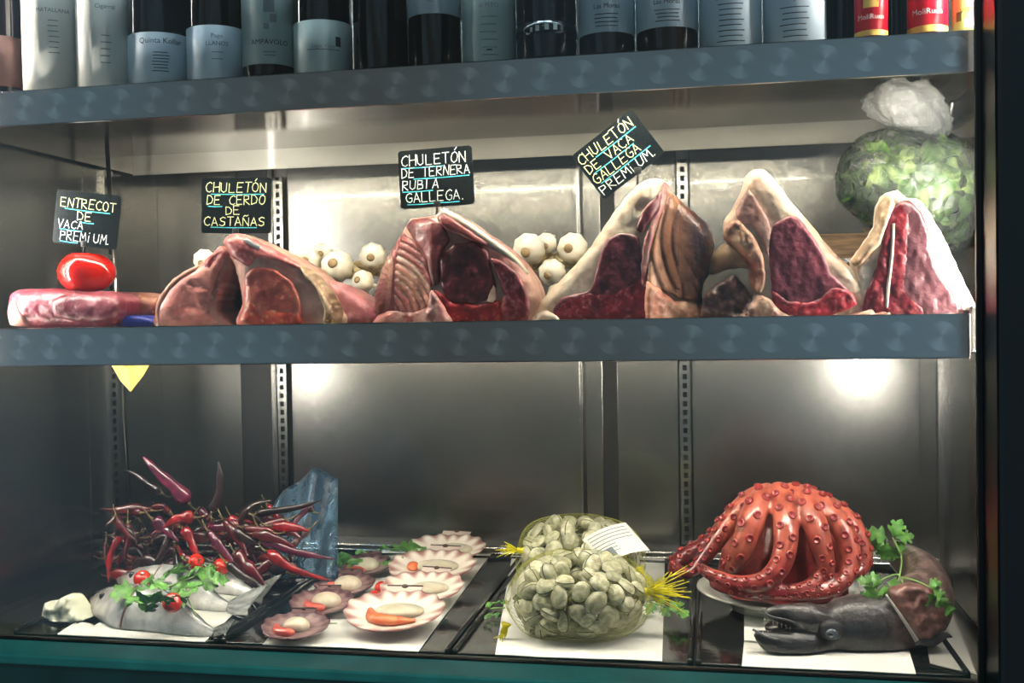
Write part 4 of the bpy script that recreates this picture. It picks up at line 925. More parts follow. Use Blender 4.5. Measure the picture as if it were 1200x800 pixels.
# ------------------------------------------------------------------ parsley
PARS = mat('parsley_leaf', (70, 130, 50), .45, noise=[(.3, (46, 96, 34)), (.7, (110, 164, 74))], nscale=60, rand=.3, sub=.05)
PSTEM = mat('parsley_stem', (120, 150, 84), .5)
def leaflet(c, d, n, L, seed):
    """lobed parsley leaf: centre c, direction d, normal n"""
    r = random.Random(seed); d = np.array(d) / np.linalg.norm(d); n = np.array(n) - d * (np.array(n) @ d); n = n / (np.linalg.norm(n) + 1e-9); s = np.cross(d, n)
    prof = [(0, .02), (.12, .12), (.18, .42), (.32, .50), (.36, .30), (.46, .26), (.58, .44), (.70, .36), (.72, .18), (.84, .20), (1, .02)]
    V = []; Fc = []
    for i, (t, w) in enumerate(prof):
        bend = -.35 * t * t * L; t_ = t + r.uniform(-.03, .03)
        for j, k in enumerate((-1, -.5, 0, .5, 1)):
            V.append(np.array(c) + d * L * (t_ + (.10 if abs(k) == 1 else 0) * (w > .25)) + s * L * w * k + n * (bend + L * .10 * abs(k) * math.cos(t * 9 + seed)))
    for i in range(len(prof) - 1):
        for j in range(4): a = i * 5 + j; Fc.append([a, a + 1, a + 6, a + 5])
    return V, Fc
def sprig(name, lab, pts, stems, L=(.014, .024), zmin=None, base=None):
    """pts = (px, py, Z) leaf spots"""
    c = np.mean([on(x, y, z) for x, y, z in pts], 0); b = thing(name, lab, 'herb', tuple(c))
    for k, (x, y, z) in enumerate(pts):
        p = on(x, y, z); d = p - c + rng.normal(size=3) * .012; d[2] = abs(d[2]) * .3 + rng.uniform(-.006, .006); nn = np.array([rng.uniform(-.5, .5), rng.uniform(-1.1, -.2), 1])
        V, Fc = leaflet(p, d, nn, rng.uniform(*L), k * 7 + int(x)); V = np.array(V); V[:, 1] = np.maximum(V[:, 1], 1.386)
        if zmin is not None: V[:, 2] = np.maximum(V[:, 2], zmin)
        lf = mesh('leaf', (V, Fc), PARS, b)
    for st in stems:
        P = cr_spline([on(x, y, z) for x, y, z in st], 16); mesh('stem', tube(P, np.linspace(.0016, .0009, 16), 6), PSTEM, b)
    return b
zp = ZF + .058
pts = [(x + rng.uniform(-3, 3), y + rng.uniform(-3, 3), zp + rng.uniform(-.003, .012)) for x, y in [(158, 700), (152, 708), (160, 690), (170, 696), (178, 688), (186, 694), (172, 706), (186, 704), (198, 690), (190, 680), (200, 674), (210, 680), (212, 690), (206, 696), (220, 672), (222, 684), (230, 676), (216, 664), (228, 666), (238, 664), (238, 674), (244, 668), (232, 684), (204, 668), (182, 676), (196, 684), (225, 660), (212, 672), (176, 700), (166, 712), (247, 676), (235, 658)]]
sprig('parsley_sprig', 'bunch of green parsley lying across the silver fish', pts, [[(215, 690, zp), (222, 705, zp - .008), (230, 722, zp - .025)], [(180, 690, zp), (205, 684, zp), (235, 672, zp)]], (.026, .040))
zq = ZF + .010
sprig('parsley_sprig', 'green parsley behind the scallops by the rear rim', [(x, y, zq + rng.uniform(.012, .032)) for x, y in [(420, 656), (432, 650), (444, 648), (456, 646), (468, 644), (480, 645), (462, 652), (450, 656), (474, 652), (488, 648), (436, 660), (412, 652), (466, 640), (484, 641)]], [[(405, 655, zq), (440, 652, zq + .004), (480, 648, zq)]], (.030, .044), ZF + .003)
sprig('parsley_sprig', 'pale green herb sprig beside the nearest small scallop', [(x, y, ZF + .005) for x, y in [(322, 736), (330, 729), (338, 733), (316, 742), (344, 728), (360, 730), (376, 731)]], [[(312, 744, ZF + .004), (340, 731, ZF + .005), (395, 730, ZF + .004)]], (.009, .014), ZF + .003)
sprig('parsley_sprig', 'green parsley poking out left of the front clam net', [(x, y, ZF + .012) for x, y in [(574, 712), (580, 706), (584, 716), (572, 718), (588, 708)]], [[(574, 713, ZF + .01), (592, 712, ZF + .012)]], (.012, .018), ZF + .003)
sprig('parsley_sprig', 'green leaves under the yellow tie right of the front clam net', [(x, y, ZF + .02) for x, y in [(765, 708), (774, 712), (784, 714), (770, 704), (792, 716), (778, 706)]], [[(758, 704, ZF + .02), (798, 716, ZF + .015)]], (.018, .026), ZF + .003)

# ------------------------------------------------------------------ scallops
def shell_mat(name, rim, inner, rimw):
    m = mat(name, rim, .35, vcol=True, coat=.2, bump=.2, bscale=120); return m
SHELLM = shell_mat('scallop_shell', (200, 160, 150), (240, 236, 226), .2)
SMEAT = mat('scallop_meat', (206, 196, 172), .35, noise=[(.3, (186, 176, 152)), (.7, (218, 210, 190))], nscale=40, sub=.2, coat=.3)
CORAL = mat('orange_coral', (224, 96, 40), .3, noise=[(.3, (206, 66, 24)), (.7, (236, 140, 84))], nscale=50, coat=.4)
CORALR = mat('red_coral', (202, 60, 44), .3, noise=[(.3, (180, 36, 28)), (.7, (222, 110, 90))], nscale=60, coat=.4)
HINGE = mat('dark_hinge', (74, 52, 48), .5)
def scallop(px, py, w, lab, dark, coral, rotz=0, lift=.002, meat=1.0, mdx=0.08, group=None, tilt=.12):
    c = on(px, py, ZF + .004); R = w / 2 * np.linalg.norm(c) / F
    s = thing('scallop', lab, 'scallop', (c[0], c[1], ZF + .003), group)
    nr, na = 12, 120; V = []; C = []
    A = lambda t: -math.pi / 2 + t          # fan opens towards the glass, hinge behind
    rimc = np.array(lin((84, 54, 58) if dark else (156, 98, 90))); inc = np.array(lin((126, 98, 96) if dark else (238, 232, 220))); mid = np.array(lin((176, 150, 146) if dark else (224, 204, 190)))
    cr_, sr_ = math.cos(rotz), math.sin(rotz)
    def place(x, y, z):
        z = z + (y + R * .9) * .22; return (c[0] + x * cr_ - y * sr_, c[1] + x * sr_ + y * cr_, ZF + .004 + lift + z)
    hy = R * .80
    for i in range(nr + 1):
        q = i / nr
        for j in range(na + 1):
            t = -math.pi + 2 * math.pi * j / na      # angle about the hinge side
            ribs = math.cos(t * 14)
            rad = R * (1.0 + .022 * ribs * q) * (1 if abs(t) < 1.9 else 1 - (abs(t) - 1.9) * .25)
            x = math.sin(t) * rad * q; y = -math.cos(t) * rad * q * .92 
            z = R * .17 * q * q + R * .016 * math.cos(t * 14) * q ** 1.5 + (R * .012 * math.sin(t * 3) * q)
            V.append(place(x, y, z)); e = max(0, (q - (.66 if dark else .76) - .10 * math.cos(t * 14) - .05 * math.sin(t * 5 + px)) / .34); k = min(1, e * 1.25); cc_ = inc * (1 - k) + rimc * k
            if .5 < q < .8: cc_ = cc_ * .7 + mid * .3
            C.append(cc_)
    Fc = []; m_ = len(V)
    for v_ in list(V): V.append((v_[0], v_[1], v_[2] - .0018))
    C = C + [rimc] * m_
    for i in range(nr):
        for j in range(na): a = i * (na + 1) + j; b = a + na + 1; Fc.append([a, a + 1, b + 1, b]); Fc.append([a + m_, b + m_, b + 1 + m_, a + 1 + m_])
    for j in range(na): a = nr * (na + 1) + j; Fc.append([a, a + 1, a + 1 + m_, a + m_])
    V = np.array(V); V[:, 2] = np.maximum(V[:, 2], ZF + .0028)
    V[:, 1] = np.maximum(V[:, 1], 1.386)
    mesh('shell', (V, Fc), SHELLM, s, True, np.array(C))
    # hinge ears
    E = []
    hw = R * .38; y0 = R * .66; y1 = R * .90; z0 = R * .155
    E = [place(-hw, y1, z0), place(hw, y1, z0), place(hw * .92, y0, z0 - .002), place(-hw * .92, y0, z0 - .002)]; E += [(p[0], p[1], p[2] - .002) for p in E]
    mesh('hinge_ears', (np.array(E), [[0, 3, 2, 1], [4, 5, 6, 7], [0, 1, 5, 4], [1, 2, 6, 5], [2, 3, 7, 6], [3, 0, 4, 7]]), SHELLM, s, False, np.tile(rimc * .4 + inc * .6, (8, 1)))
    mesh('hinge_line', tube([place(-hw, y1, z0 + .0008), place(0, y1 + .0005, z0 + .001), place(hw, y1, z0 + .0008)], .0011, 6), HINGE, s)
    mesh('hinge_knot', sphere(place(0, y1 - .002, z0 + .001), R * .07, R * .05, R * .045, 10, 8), HINGE, s)
    mr = R * (.42 if dark else .40) * meat
    q = place(R * mdx, R * .05, R * .07); mesh('meat', sphere(q, mr * (1 if dark else 1.25), mr * .85, mr * (.62 if dark else .34), 28, 16, .03, 40, int(px)), SMEAT, s)
    if coral:
        P = [place(R * (mdx - .62), R * .05, R * .09), place(R * (mdx - .45), -R * .30, R * .10), place(R * (mdx - .05), -R * .46, R * .13), place(R * (mdx + (.42 if not dark else .1)), -R * .42, R * .12)]
        if coral == 's': P = [place(R * (mdx - .62), R * .02, R * .10), place(R * (mdx - .52), -R * .12, R * .11), place(R * (mdx - .46), -R * .24, R * .11)]
        P = cr_spline(P, 20); rr = R * .105 * np.sin(np.linspace(.35, math.pi - .25, 20)) + .0006
        mesh('coral', tube(P, rr * (1.1 if dark else 1), 12, 1.3), CORALR if dark else CORAL, s)
    return s
GS, GL = 'small dark scallops on the white paper', 'large pale scallops on the white paper'
scallop(347, 746, 74, 'small dark scallop nearest the glass, with red coral', True, 1, .1, mdx=.0, group=GS)
scallop(378, 717, 72, 'small dark scallop second from the glass', True, 1, .1, mdx=.12, group=GS, meat=1.1)
scallop(404, 696, 68, 'small dark scallop third from the glass', True, 's', .05, mdx=.10, group=GS, meat=1.1)
scallop(426, 673, 66, 'small dark scallop farthest from the glass', True, 1, 0, mdx=.10, group=GS)
scallop(522, 659, 92, 'large pale scallop at the rear right without coral', False, None, -.1, lift=.004, mdx=.2, group=GL)
scallop(507, 681, 100, 'large pale scallop third from the glass with a dab of coral', False, 's', -.1, lift=.005, mdx=.1, group=GL)
scallop(495, 707, 96, 'large white scallop second from the glass', False, None, -.15, lift=.006, mdx=.15, group=GL)
scallop(463, 737, 112, 'largest scallop nearest the glass with an orange coral crescent', False, 1, .05, lift=.006, mdx=.1, group=GL)

# ------------------------------------------------------------------ nets of clams
CLAM = mat('clam_shell', (160, 158, 132), .4, noise=[(.3, (112, 112, 88)), (.5, (176, 174, 148)), (.75, (216, 212, 190))], nscale=60, rand=.22, coat=.15, bump=.3, bscale=150)
CLAMG = mat('clam_gap', (60, 58, 40), .7)
def clam_proto(loc, lab, group):
    c = thing('clam', lab, 'clam', loc, group)
    for sgn in (1, -1):
        V = []; Fc = []; nr, na = 11, 28
        for i in range(nr + 1):
            q = i / nr
            for j in range(na):
                a = 2 * math.pi * j / na; ox = .018 * (1 + .12 * math.cos(a)) * math.cos(a); oy = .0145 * math.sin(a)
                hh = .0095 * math.sqrt(max(0, 1 - q ** 2.2)); rid = .00045 * math.cos(q * 26) * (q > .2)
                V.append(((ox * q - .004 * (1 - q)), oy * q, sgn * (hh + rid * (1 - .3 * q) + (.0006 if q < .99 else .0003))))
        for i in range(nr):
            for j in range(na): k = (j + 1) % na; Fc.append([i * na + j, i * na + k, (i + 1) * na + k, (i + 1) * na + j][::sgn])
        mesh('valve', (np.array(V) + loc, Fc), CLAM, c)
    a_ = np.linspace(0, 2 * math.pi, 28, endpoint=False); ring = np.stack([.0183 * (1 + .12 * np.cos(a_)) * np.cos(a_), .0148 * np.sin(a_), a_ * 0], 1)
    V = np.vstack([ring + [0, 0, .0007], ring - [0, 0, .0007]]); mesh('seam', (V + loc, [[j, (j + 1) % 28, (j + 1) % 28 + 28, j + 28] for j in range(28)]), CLAMG, c)
    return c
clam0 = [None]
def clam_bag(C, R, N, labn, labc, grp, tie_at, tie_dir, seed, labelpx=None, side=None):
    rg = np.random.default_rng(seed); C = np.array(C)
    nb = thing('clam_net', labn, 'net bag', (C[0], C[1], ZF + .003))
    def shape(u):   # unit vectors -> bag surface
        u = np.array(u); n_ = 1 + .05 * vnoise(u, 4, seed, 2); p = np.sign(u) * np.abs(u) ** .85; p = p / np.maximum(1e-6, np.linalg.norm(p, axis=1))[:, None] ** .5
        P = C + p * n_[:, None] * R; P[:, 2] = np.maximum(P[:, 2], ZF + .004); return P
    g = (1 + 5 ** .5) / 2
    for lay, (frac, cnt) in enumerate(((.83, N), (.45, N // 4))):
        for i in range(cnt):
            z = 1 - 2 * (i + .5) / cnt; r = math.sqrt(1 - z * z); a = 2 * math.pi * i / g; u = np.array([r * math.cos(a), r * math.sin(a), z]) + rg.normal(size=3) * .04
            if z < -.75 or (u[1] > .55 and z < .3): continue
            p = C + (shape([u / np.linalg.norm(u)])[0] - C) * frac; p[2] = max(p[2], ZF + .014)
            nrm = u / np.linalg.norm(u); tt = rg.normal(size=3); axis = Vector(nrm * 1.0 + tt * .85).normalized()
            rot = axis.to_track_quat('Z', 'Y').to_matrix() @ Matrix.Rotation(rg.uniform(0, 6.28), 3, 'Z'); e = rot.to_euler(); s = rg.uniform(.82, 1.1)
            if clam0[0] is None: clam0[0] = clam_proto(tuple(p), labc, grp); clam0[0].rotation_euler = e; clam0[0].scale = (s,) * 3
            else: copy_thing(clam0[0], tuple(p), e, (s,) * 3, labc, grp)
    # the netting: real diagonal strands
    nu, nv = 44, 22; S = []
    for k in range(nu):
        for dr in (1, -1):
            U = []
            for i in range(nv + 1):
                t = -1.45 + 2.9 * i / nv; a = 2 * math.pi * (k / nu) + dr * i * math.pi / nu * 1.0; U.append((math.sin(t), math.cos(t) * math.cos(a), math.cos(t) * math.sin(a)))
            P = shape(np.array(U)) ; P = C + (P - C) * 1.03; P[:, 2] = np.maximum(P[:, 2], ZF + .004); S.append(tube(P, .00018, 3, caps=False))
    v, f = joinvf(*S); tag(mesh('netting', (v, f), NETM, nb, False), kind='stuff')
    # tied ends
    for (p0, d, L, nst) in tie_at:
        p0 = np.array(p0); d = np.array(d) / np.linalg.norm(d)
        mesh('net_tie', tube([p0 - d * .006, p0, p0 + d * .008], [.008, .0045, .0055], 12), YEL, nb)
        tf = []
        for i in range(nst):
            dd = d + rg.normal(size=3) * .33; q = p0 + d * .006; e = q + dd * L * rg.uniform(.6, 1.1); e[2] = max(e[2], ZF + .004); tf.append(tube([q, (q + e) / 2 + rg.normal(size=3) * .002, e], [.0008, .0008, .0005], 4))
        tag(mesh('net_tassel', joinvf(*tf), YEL, nb), kind='stuff')
    return nb, shape
NETM = mat('yellow_green_net', (176, 178, 84), .45, alpha=.85)
YEL = mat('bright_yellow_net', (226, 214, 20), .45)
C1 = on(672, 708, ZF + .060); C1 = np.array([C1[0], 1.505, ZF + .058])
C2 = np.array([on(684, 652, ZF + .06)[0] + .0, 1.70, ZF + .066])
b2, sh2 = clam_bag(C2, np.array([.105, .085, .072]), 96, 'rear yellow net of clams with a white printed label', 'greenish grey clam packed in the rear net', 'clams in the rear net',
     [(at(612, 645, 1.68), (-1, -.1, 0), .022, 26), (at(750, 668, 1.64), (.5, -.2, -1), .03, 30)], None, 5)
b1, sh1 = clam_bag(C1, np.array([.105, .085, .062]), 104, 'front yellow net of clams lying nearest the glass', 'greenish grey clam packed in the front net', 'clams in the front net',
     [(at(752, 693, 1.50), (1, -.1, .1), .045, 60), (at(592, 735, 1.46), (-.3, -.1, -1), .02, 20)], None, 9)
# printed label on the rear net
V = []; Fc = []; nn = 10
q = [at(682, 632, 1.628), at(733, 612, 1.655), at(762, 645, 1.640), at(707, 664, 1.615)]
LB = thing('net_label', 'white printed label lying on the rear clam net', 'label', tuple(q[0]))
for i in range(nn + 1):
    for j in range(nn + 1):
        u, w = i / nn, j / nn; p = (q[0] * (1 - u) + q[1] * u) * (1 - w) + (q[3] * (1 - u) + q[2] * u) * w; p = p + np.array([0, -.014, .010]) * 4 * u * (1 - u) * (.6 + .4 * w); V.append(p)
V = np.array(V); m_ = len(V); VV = np.vstack([V, V + [0, .0008, -.0004]])
for i in range(nn):
    for j in range(nn): k = i * (nn + 1) + j; Fc.append([k, k + 1, k + nn + 2, k + nn + 1]); Fc.append([k + m_, k + nn + 1 + m_, k + nn + 2 + m_, k + 1 + m_])
mesh('label_paper', (VV, Fc), PAPER, LB)
def onlab(u, w): 
    p = (q[0] * (1 - u) + q[1] * u) * (1 - w) + (q[3] * (1 - u) + q[2] * u) * w; return p + np.array([0, -.014, .010]) * 4 * u * (1 - u) * (.6 + .4 * w) + [0, -.0008, .0004]
for k in range(7):
    w = .10 + k * .11; u1 = .92 if k < 4 else .5; V = []; 
    for i in range(13): u = .08 + (u1 - .08) * i / 12; V += [onlab(u, w), onlab(u, w + .025)]
    mesh('printed_rule', (np.array(V), [[2 * i, 2 * i + 1, 2 * i + 3, 2 * i + 2] for i in range(12)]), INK2, LB)
V = []; 
for i in range(9): u = .10 + .28 * i / 8; V += [onlab(u, .62), onlab(u, .90)]
mesh('printed_block', (np.array(V), [[2 * i, 2 * i + 1, 2 * i + 3, 2 * i + 2] for i in range(8)]), INK2, LB)

# ------------------------------------------------------------------ octopus on its plate
PLATE = mat('white_porcelain', (216, 216, 206), .12, coat=.4)
pc_ = on(911, 690, ZF + .038); pc_ = np.array([pc_[0], 1.665, 0])
pl = thing('plate', 'white plate beneath the octopus', 'plate', (pc_[0], pc_[1], ZF + .006))
mesh('plate_dish', lathe([(.002, .004), (.060, .004), (.066, .000), (.072, .001), (.076, .008), (.100, .020), (.122, .030), (.1235, .0315), (.122, .033), (.098, .0235), (.072, .0125), (.050, .0095), (.002, .009)], 72, pc_[0], pc_[1], ZF + .006), PLATE, pl)
OCT = mat('octopus_skin', vcol=True, rough=.3, coat=.45, bump=.5, bscale=90, sub=.12, noise=[(.3, (176, 160, 160)), (.6, (255, 255, 255))], nscale=28)
SUCK = mat('octopus_sucker', (130, 30, 30), .3, coat=.3, noise=[(.3, (96, 18, 22)), (.7, (160, 46, 42))], nscale=160)
SUCKI = mat('sucker_cup', (92, 22, 24), .4)
oc = thing('octopus', 'whole cooked red octopus with suckered arms draped over the white plate', 'octopus', (pc_[0], pc_[1], ZF + .015))
OC = np.array([pc_[0] + .002, pc_[1] + .005, ZF + .030])
arms = [  # (px, py, Y, r_px)
 [(905, 578, 1.67, 14), (882, 584, 1.655, 14), (862, 602, 1.64, 13), (842, 630, 1.625, 12), (824, 654, 1.615, 10), (812, 668, 1.605, 8), (800, 672, 1.60, 7), (792, 662, 1.62, 6)],
 [(900, 578, 1.64, 15), (888, 592, 1.605, 17), (880, 612, 1.585, 17), (873, 634, 1.58, 16), (866, 650, 1.585, 14), (858, 662, 1.60, 11), (848, 660, 1.62, 8)],
 [(912, 576, 1.63, 16), (919, 596, 1.595, 16), (921, 620, 1.570, 16), (920, 643, 1.560, 15), (913, 664, 1.552, 14), (897, 680, 1.548, 13), (872, 684, 1.548, 11), (848, 679, 1.553, 9.5), (830, 671, 1.56, 8), (820, 664, 1.575, 6)],
 [(925, 577, 1.64, 15), (944, 592, 1.605, 16), (955, 614, 1.580, 16), (962, 638, 1.570, 14), (967, 658, 1.570, 12), (966, 676, 1.57, 10), (955, 690, 1.562, 8)],
 [(935, 578, 1.65, 14), (962, 592, 1.63, 15), (982, 612, 1.61, 15), (994, 636, 1.60, 14), (996, 660, 1.59, 13), (988, 680, 1.575, 11), (968, 692, 1.560, 9), (942, 696, 1.552, 8), (915, 697, 1.55, 7)],
 [(940, 580, 1.68, 14), (975, 596, 1.67, 14), (998, 616, 1.655, 14), (1010, 640, 1.645, 12), (1012, 660, 1.635, 10), (1002, 676, 1.62, 8)],
 [(890, 582, 1.71, 14), (860, 606, 1.71, 14), (836, 632, 1.705, 12), (812, 646, 1.70, 11), (796, 656, 1.695, 11), (792, 668, 1.68, 10), (804, 674, 1.665, 8)],
 [(966, 668, 1.575, 10), (948, 688, 1.558, 10), (912, 694, 1.55, 10), (876, 693, 1.55, 9), (846, 688, 1.552, 7), (832, 682, 1.556, 5)],
 [(930, 580, 1.72, 14), (968, 602, 1.74, 13), (992, 630, 1.75, 11), (1000, 660, 1.74, 9)]]
bmv = []
for A_ in arms:
    P = np.array([at(x, y, Y) for x, y, Y, r in A_]); R = np.array([r * Y / F for x, y, Y, r in A_]); n = 40
    bmv.append(tube(cr_spline(P, n), np.interp(np.linspace(0, 1, n), np.linspace(0, 1, len(R)), R), 16, .9, up=(0, -1, .3)))
# mantle/web dome under the arms
top = at(916, 572, 1.66); dv, df = sphere((0, 0, 0), 1, 1, 1, 48, 30)
dz = (top[2] - OC[2]); az = np.arctan2(dv[:, 1], dv[:, 0]); rh = np.hypot(dv[:, 0], dv[:, 1])
dv2 = np.stack([dv[:, 0] * .094, dv[:, 1] * .074, np.where(dv[:, 2] > 0, dv[:, 2] * (dz - .004), dv[:, 2] * .005)], 1)
dv2[:, :2] *= (1 + .07 * np.cos(8 * az + .5))[:, None]
bmv.append((dv2 + [OC[0] + .006, OC[1], OC[2]], df))
v, f = joinvf(*bmv); om = mesh('body', (v, f), OCT, oc)
rm = om.modifiers.new('r', 'REMESH'); rm.mode = 'VOXEL'; rm.voxel_size = .0028
sm = om.modifiers.new('s', 'SMOOTH'); sm.factor = .5; sm.iterations = 4
dg = bpy.context.evaluated_depsgraph_get(); dg.update(); me2 = bpy.data.meshes.new_from_object(om.evaluated_get(dg)); om.modifiers.clear(); om.data = me2
if not me2.materials: me2.materials.append(OCT)
me2.polygons.foreach_set('use_smooth', [True] * len(me2.polygons))
vv = np.array([tuple(q_.co) for q_ in me2.vertices]) + ORG[oc.name]
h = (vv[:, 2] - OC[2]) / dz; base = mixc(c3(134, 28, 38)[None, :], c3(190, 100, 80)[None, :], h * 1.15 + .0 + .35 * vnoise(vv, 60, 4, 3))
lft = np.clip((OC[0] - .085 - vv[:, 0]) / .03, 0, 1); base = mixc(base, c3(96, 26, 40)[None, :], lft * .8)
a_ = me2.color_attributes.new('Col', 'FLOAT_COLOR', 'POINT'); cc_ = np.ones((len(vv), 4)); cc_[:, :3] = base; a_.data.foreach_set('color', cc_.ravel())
sv, sf = lathe([(.25, -.35), (.85, -.3), (1.0, .0), (.92, .22), (.72, .30), (.55, .22), (.42, .02), (.02, -.08)], 14); smesh = None; nsuck = 0
for ai, A_ in enumerate(arms[:8]):
    P = np.array([at(x, y, Y) for x, y, Y, r in A_]); R = np.array([r * Y / F for x, y, Y, r in A_]); n = 200
    Pc = cr_spline(P, n); Rc = np.interp(np.linspace(0, 1, n), np.linspace(0, 1, len(R)), R); T = np.gradient(Pc, axis=0); T /= np.linalg.norm(T, axis=1)[:, None]
    seg = np.r_[0, np.cumsum(np.linalg.norm(np.diff(Pc, axis=0), axis=1))]; s = .012; k = 0
    while s < seg[-1] - .004:
        i = int(np.searchsorted(seg, s)); i = min(i, n - 1); p, r, t = Pc[i], Rc[i], T[i]
        out = np.array([p[0] - OC[0], p[1] - OC[1] - .03, (p[2] - OC[2]) * .8 + .01]); out /= np.linalg.norm(out)
        vw = -p / np.linalg.norm(p); nn_ = out * .55 + vw * .6; nn_ = nn_ - t * (nn_ @ t); nn_ /= np.linalg.norm(nn_); sd = np.cross(t, nn_); sg = 1 if k % 2 else -1
        dr = nn_ * .88 + sd * sg * .42; dr /= np.linalg.norm(dr); pos = p + dr * r * 1.0; sr = max(.0024, r * .33)
        if nsuck < 296:
            if smesh is None:
                so = mesh('sucker', (sv + ORG[oc.name], sf), SUCK, oc); smesh = so
            else: so = smesh.copy(); COL.objects.link(so); so.parent = oc
            so.location = tuple(pos - ORG[oc.name]); so.rotation_euler = Vector(dr).to_track_quat('Z', 'Y').to_euler(); so.scale = (sr, sr, sr); nsuck += 1
        s += r * .62; k += 1

# ------------------------------------------------------------------ dark fish head
DARKF = mat('dark_fish_skin', vcol=True, rough=.42, coat=.2, bump=1.0, bscale=110, noise=[(.3, (110, 110, 112)), (.5, (200, 196, 196)), (.7, (255, 255, 255))], nscale=55)
dfh = thing('dark_fish', 'large dark grey fish with gaping mouth on the white paper', 'fish', tuple(on(1000, 775, ZF + .005)))
Zc = ZF + .045
spine = [(892, 733, 1.475, 10), (910, 731, 1.48, 17), (935, 732, 1.487, 27), (965, 736, 1.492, 34), (1000, 738, 1.50, 40), (1035, 735, 1.51, 42), (1065, 722, 1.525, 42), (1086, 700, 1.56, 35), (1084, 676, 1.61, 28), (1070, 662, 1.67, 23), (1056, 652, 1.74, 18), (1050, 646, 1.80, 14)]
P = np.array([at(x, y, Y) for x, y, Y, r in spine]); R = np.array([r * Y / F for x, y, Y, r in spine]); n = 64
Pc = cr_spline(P, n); Rc = np.interp(np.linspace(0, 1, n), np.linspace(0, 1, len(R)), R)
bd1 = tube(Pc, Rc, 28, .80, up=(0, 0, 1))
upj = tube(cr_spline([at(988, 732, 1.49), at(952, 725, 1.475), at(924, 720, 1.465), at(896, 716, 1.46)], 20), np.interp(np.linspace(0, 1, 20), [0, .4, .7, .95, 1], [.016, .0225, .0150, .008, .004]), 16, .9)
loj = tube(cr_spline([at(1000, 748, 1.50), at(955, 756, 1.475), at(925, 757, 1.46), at(900, 750, 1.452), at(884, 741, 1.45)], 20), np.interp(np.linspace(0, 1, 20), [0, .35, .65, .9, 1], [.018, .027, .019, .009, .004]), 16, .9)
bd1[0][:28 * 5, 2] -= 0
# cut the snout sweep short so the mouth gapes
keep = 16; Rc = Rc.copy(); Rc[keep:keep + 5] *= [.45, .7, .85, .94, .98]; bd1 = tube(Pc[keep:], Rc[keep:], 28, .80, up=(0, 0, 1))
v, f = joinvf(bd1, upj, loj); fo = mesh('body', (v, f), DARKF, dfh)
rm = fo.modifiers.new('r', 'REMESH'); rm.mode = 'VOXEL'; rm.voxel_size = .003
sm = fo.modifiers.new('s', 'SMOOTH'); sm.factor = .6; sm.iterations = 6
dg = bpy.context.evaluated_depsgraph_get(); dg.update(); me3 = bpy.data.meshes.new_from_object(fo.evaluated_get(dg)); fo.modifiers.clear(); fo.data = me3
if not me3.materials: me3.materials.append(DARKF)
me3.polygons.foreach_set('use_smooth', [True] * len(me3.polygons))
vv = np.array([tuple(q_.co) for q_ in me3.vertices]) + ORG[dfh.name]
vv[:, 2] = np.maximum(vv[:, 2], ZF + .006); 
me3.vertices.foreach_set('co', (vv - ORG[dfh.name]).ravel())
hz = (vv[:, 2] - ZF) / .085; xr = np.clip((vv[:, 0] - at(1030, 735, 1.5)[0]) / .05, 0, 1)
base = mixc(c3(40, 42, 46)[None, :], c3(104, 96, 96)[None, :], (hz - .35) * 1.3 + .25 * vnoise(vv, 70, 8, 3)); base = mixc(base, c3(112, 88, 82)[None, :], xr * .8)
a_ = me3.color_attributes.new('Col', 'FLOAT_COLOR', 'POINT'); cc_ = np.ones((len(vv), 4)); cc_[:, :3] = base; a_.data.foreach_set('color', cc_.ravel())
MOUTH = mat('dark_mouth', (24, 22, 24), .3, coat=.4)
mesh('mouth_lining', sphere(at(922, 736, 1.485), .030, .02, .012, 20, 12), MOUTH, dfh)
ec = at(974, 740, 1.454); mesh('eye_socket', sphere(ec + [0, .0085, .000], .017, .010, .014, 24, 14), mat('dark_eye_socket', (30, 32, 36), .6), dfh)
ey = mesh('eye', sphere(ec + [.001, -.001, -.003], .0085, .005, .0075, 20, 14), mat('clouded_eye', (66, 74, 86), .25), dfh)
mesh('pupil', sphere(ec + [-.001, -.0045, -.003], .0038, .0025, .0034, 14, 10), EYEW, ey)
teeth = []
for k in range(9):
    p = at(896 + k * 5, 724 + k * 1.6, 1.452 + k * .001); teeth.append(tube([p, p + [0, -.0005, -.006]], [.0009, .0002], 5))
    p = at(888 + k * 6, 742 + k * 1.2, 1.446 + k * .001); teeth.append(tube([p, p + [0, -.0005, .006]], [.0009, .0002], 5))
tag(mesh('teeth', joinvf(*teeth), mat('tooth', (196, 190, 176), .3), dfh), kind='stuff')
mesh('lip', tube(cr_spline([at(882, 737, 1.443), at(900, 746, 1.440), at(925, 750, 1.448), at(945, 746, 1.462)], 16), .0016, 8), mat('grey_lip', (96, 98, 100), .3), dfh)
mesh('lip', tube(cr_spline([at(893, 714, 1.450), at(903, 722, 1.446), at(925, 727, 1.450), at(945, 735, 1.462)], 16), .0015, 8), mat('upper_lip', (70, 70, 74), .3), dfh)
relief('gill_flesh', [(1042, 692), (1066, 684), (1092, 690), (1108, 706), (1110, 730), (1096, 748), (1074, 754), (1066, 738), (1052, 716)], 1.482, MEAT, dfh, .03, .010, 12, over=False, rough=.004, color=lean((96, 64, 58), (140, 100, 92), (166, 130, 118), 61, .4, .06), zmin=ZF + .006)
mesh('gill_edge', tube(cr_spline([at(1038, 696, 1.462), at(1052, 716, 1.455), at(1064, 734, 1.455), at(1074, 750, 1.46)], 16), np.linspace(.0015, .003, 16), 8), mat('pale_gill_edge', (166, 160, 152), .35), dfh)
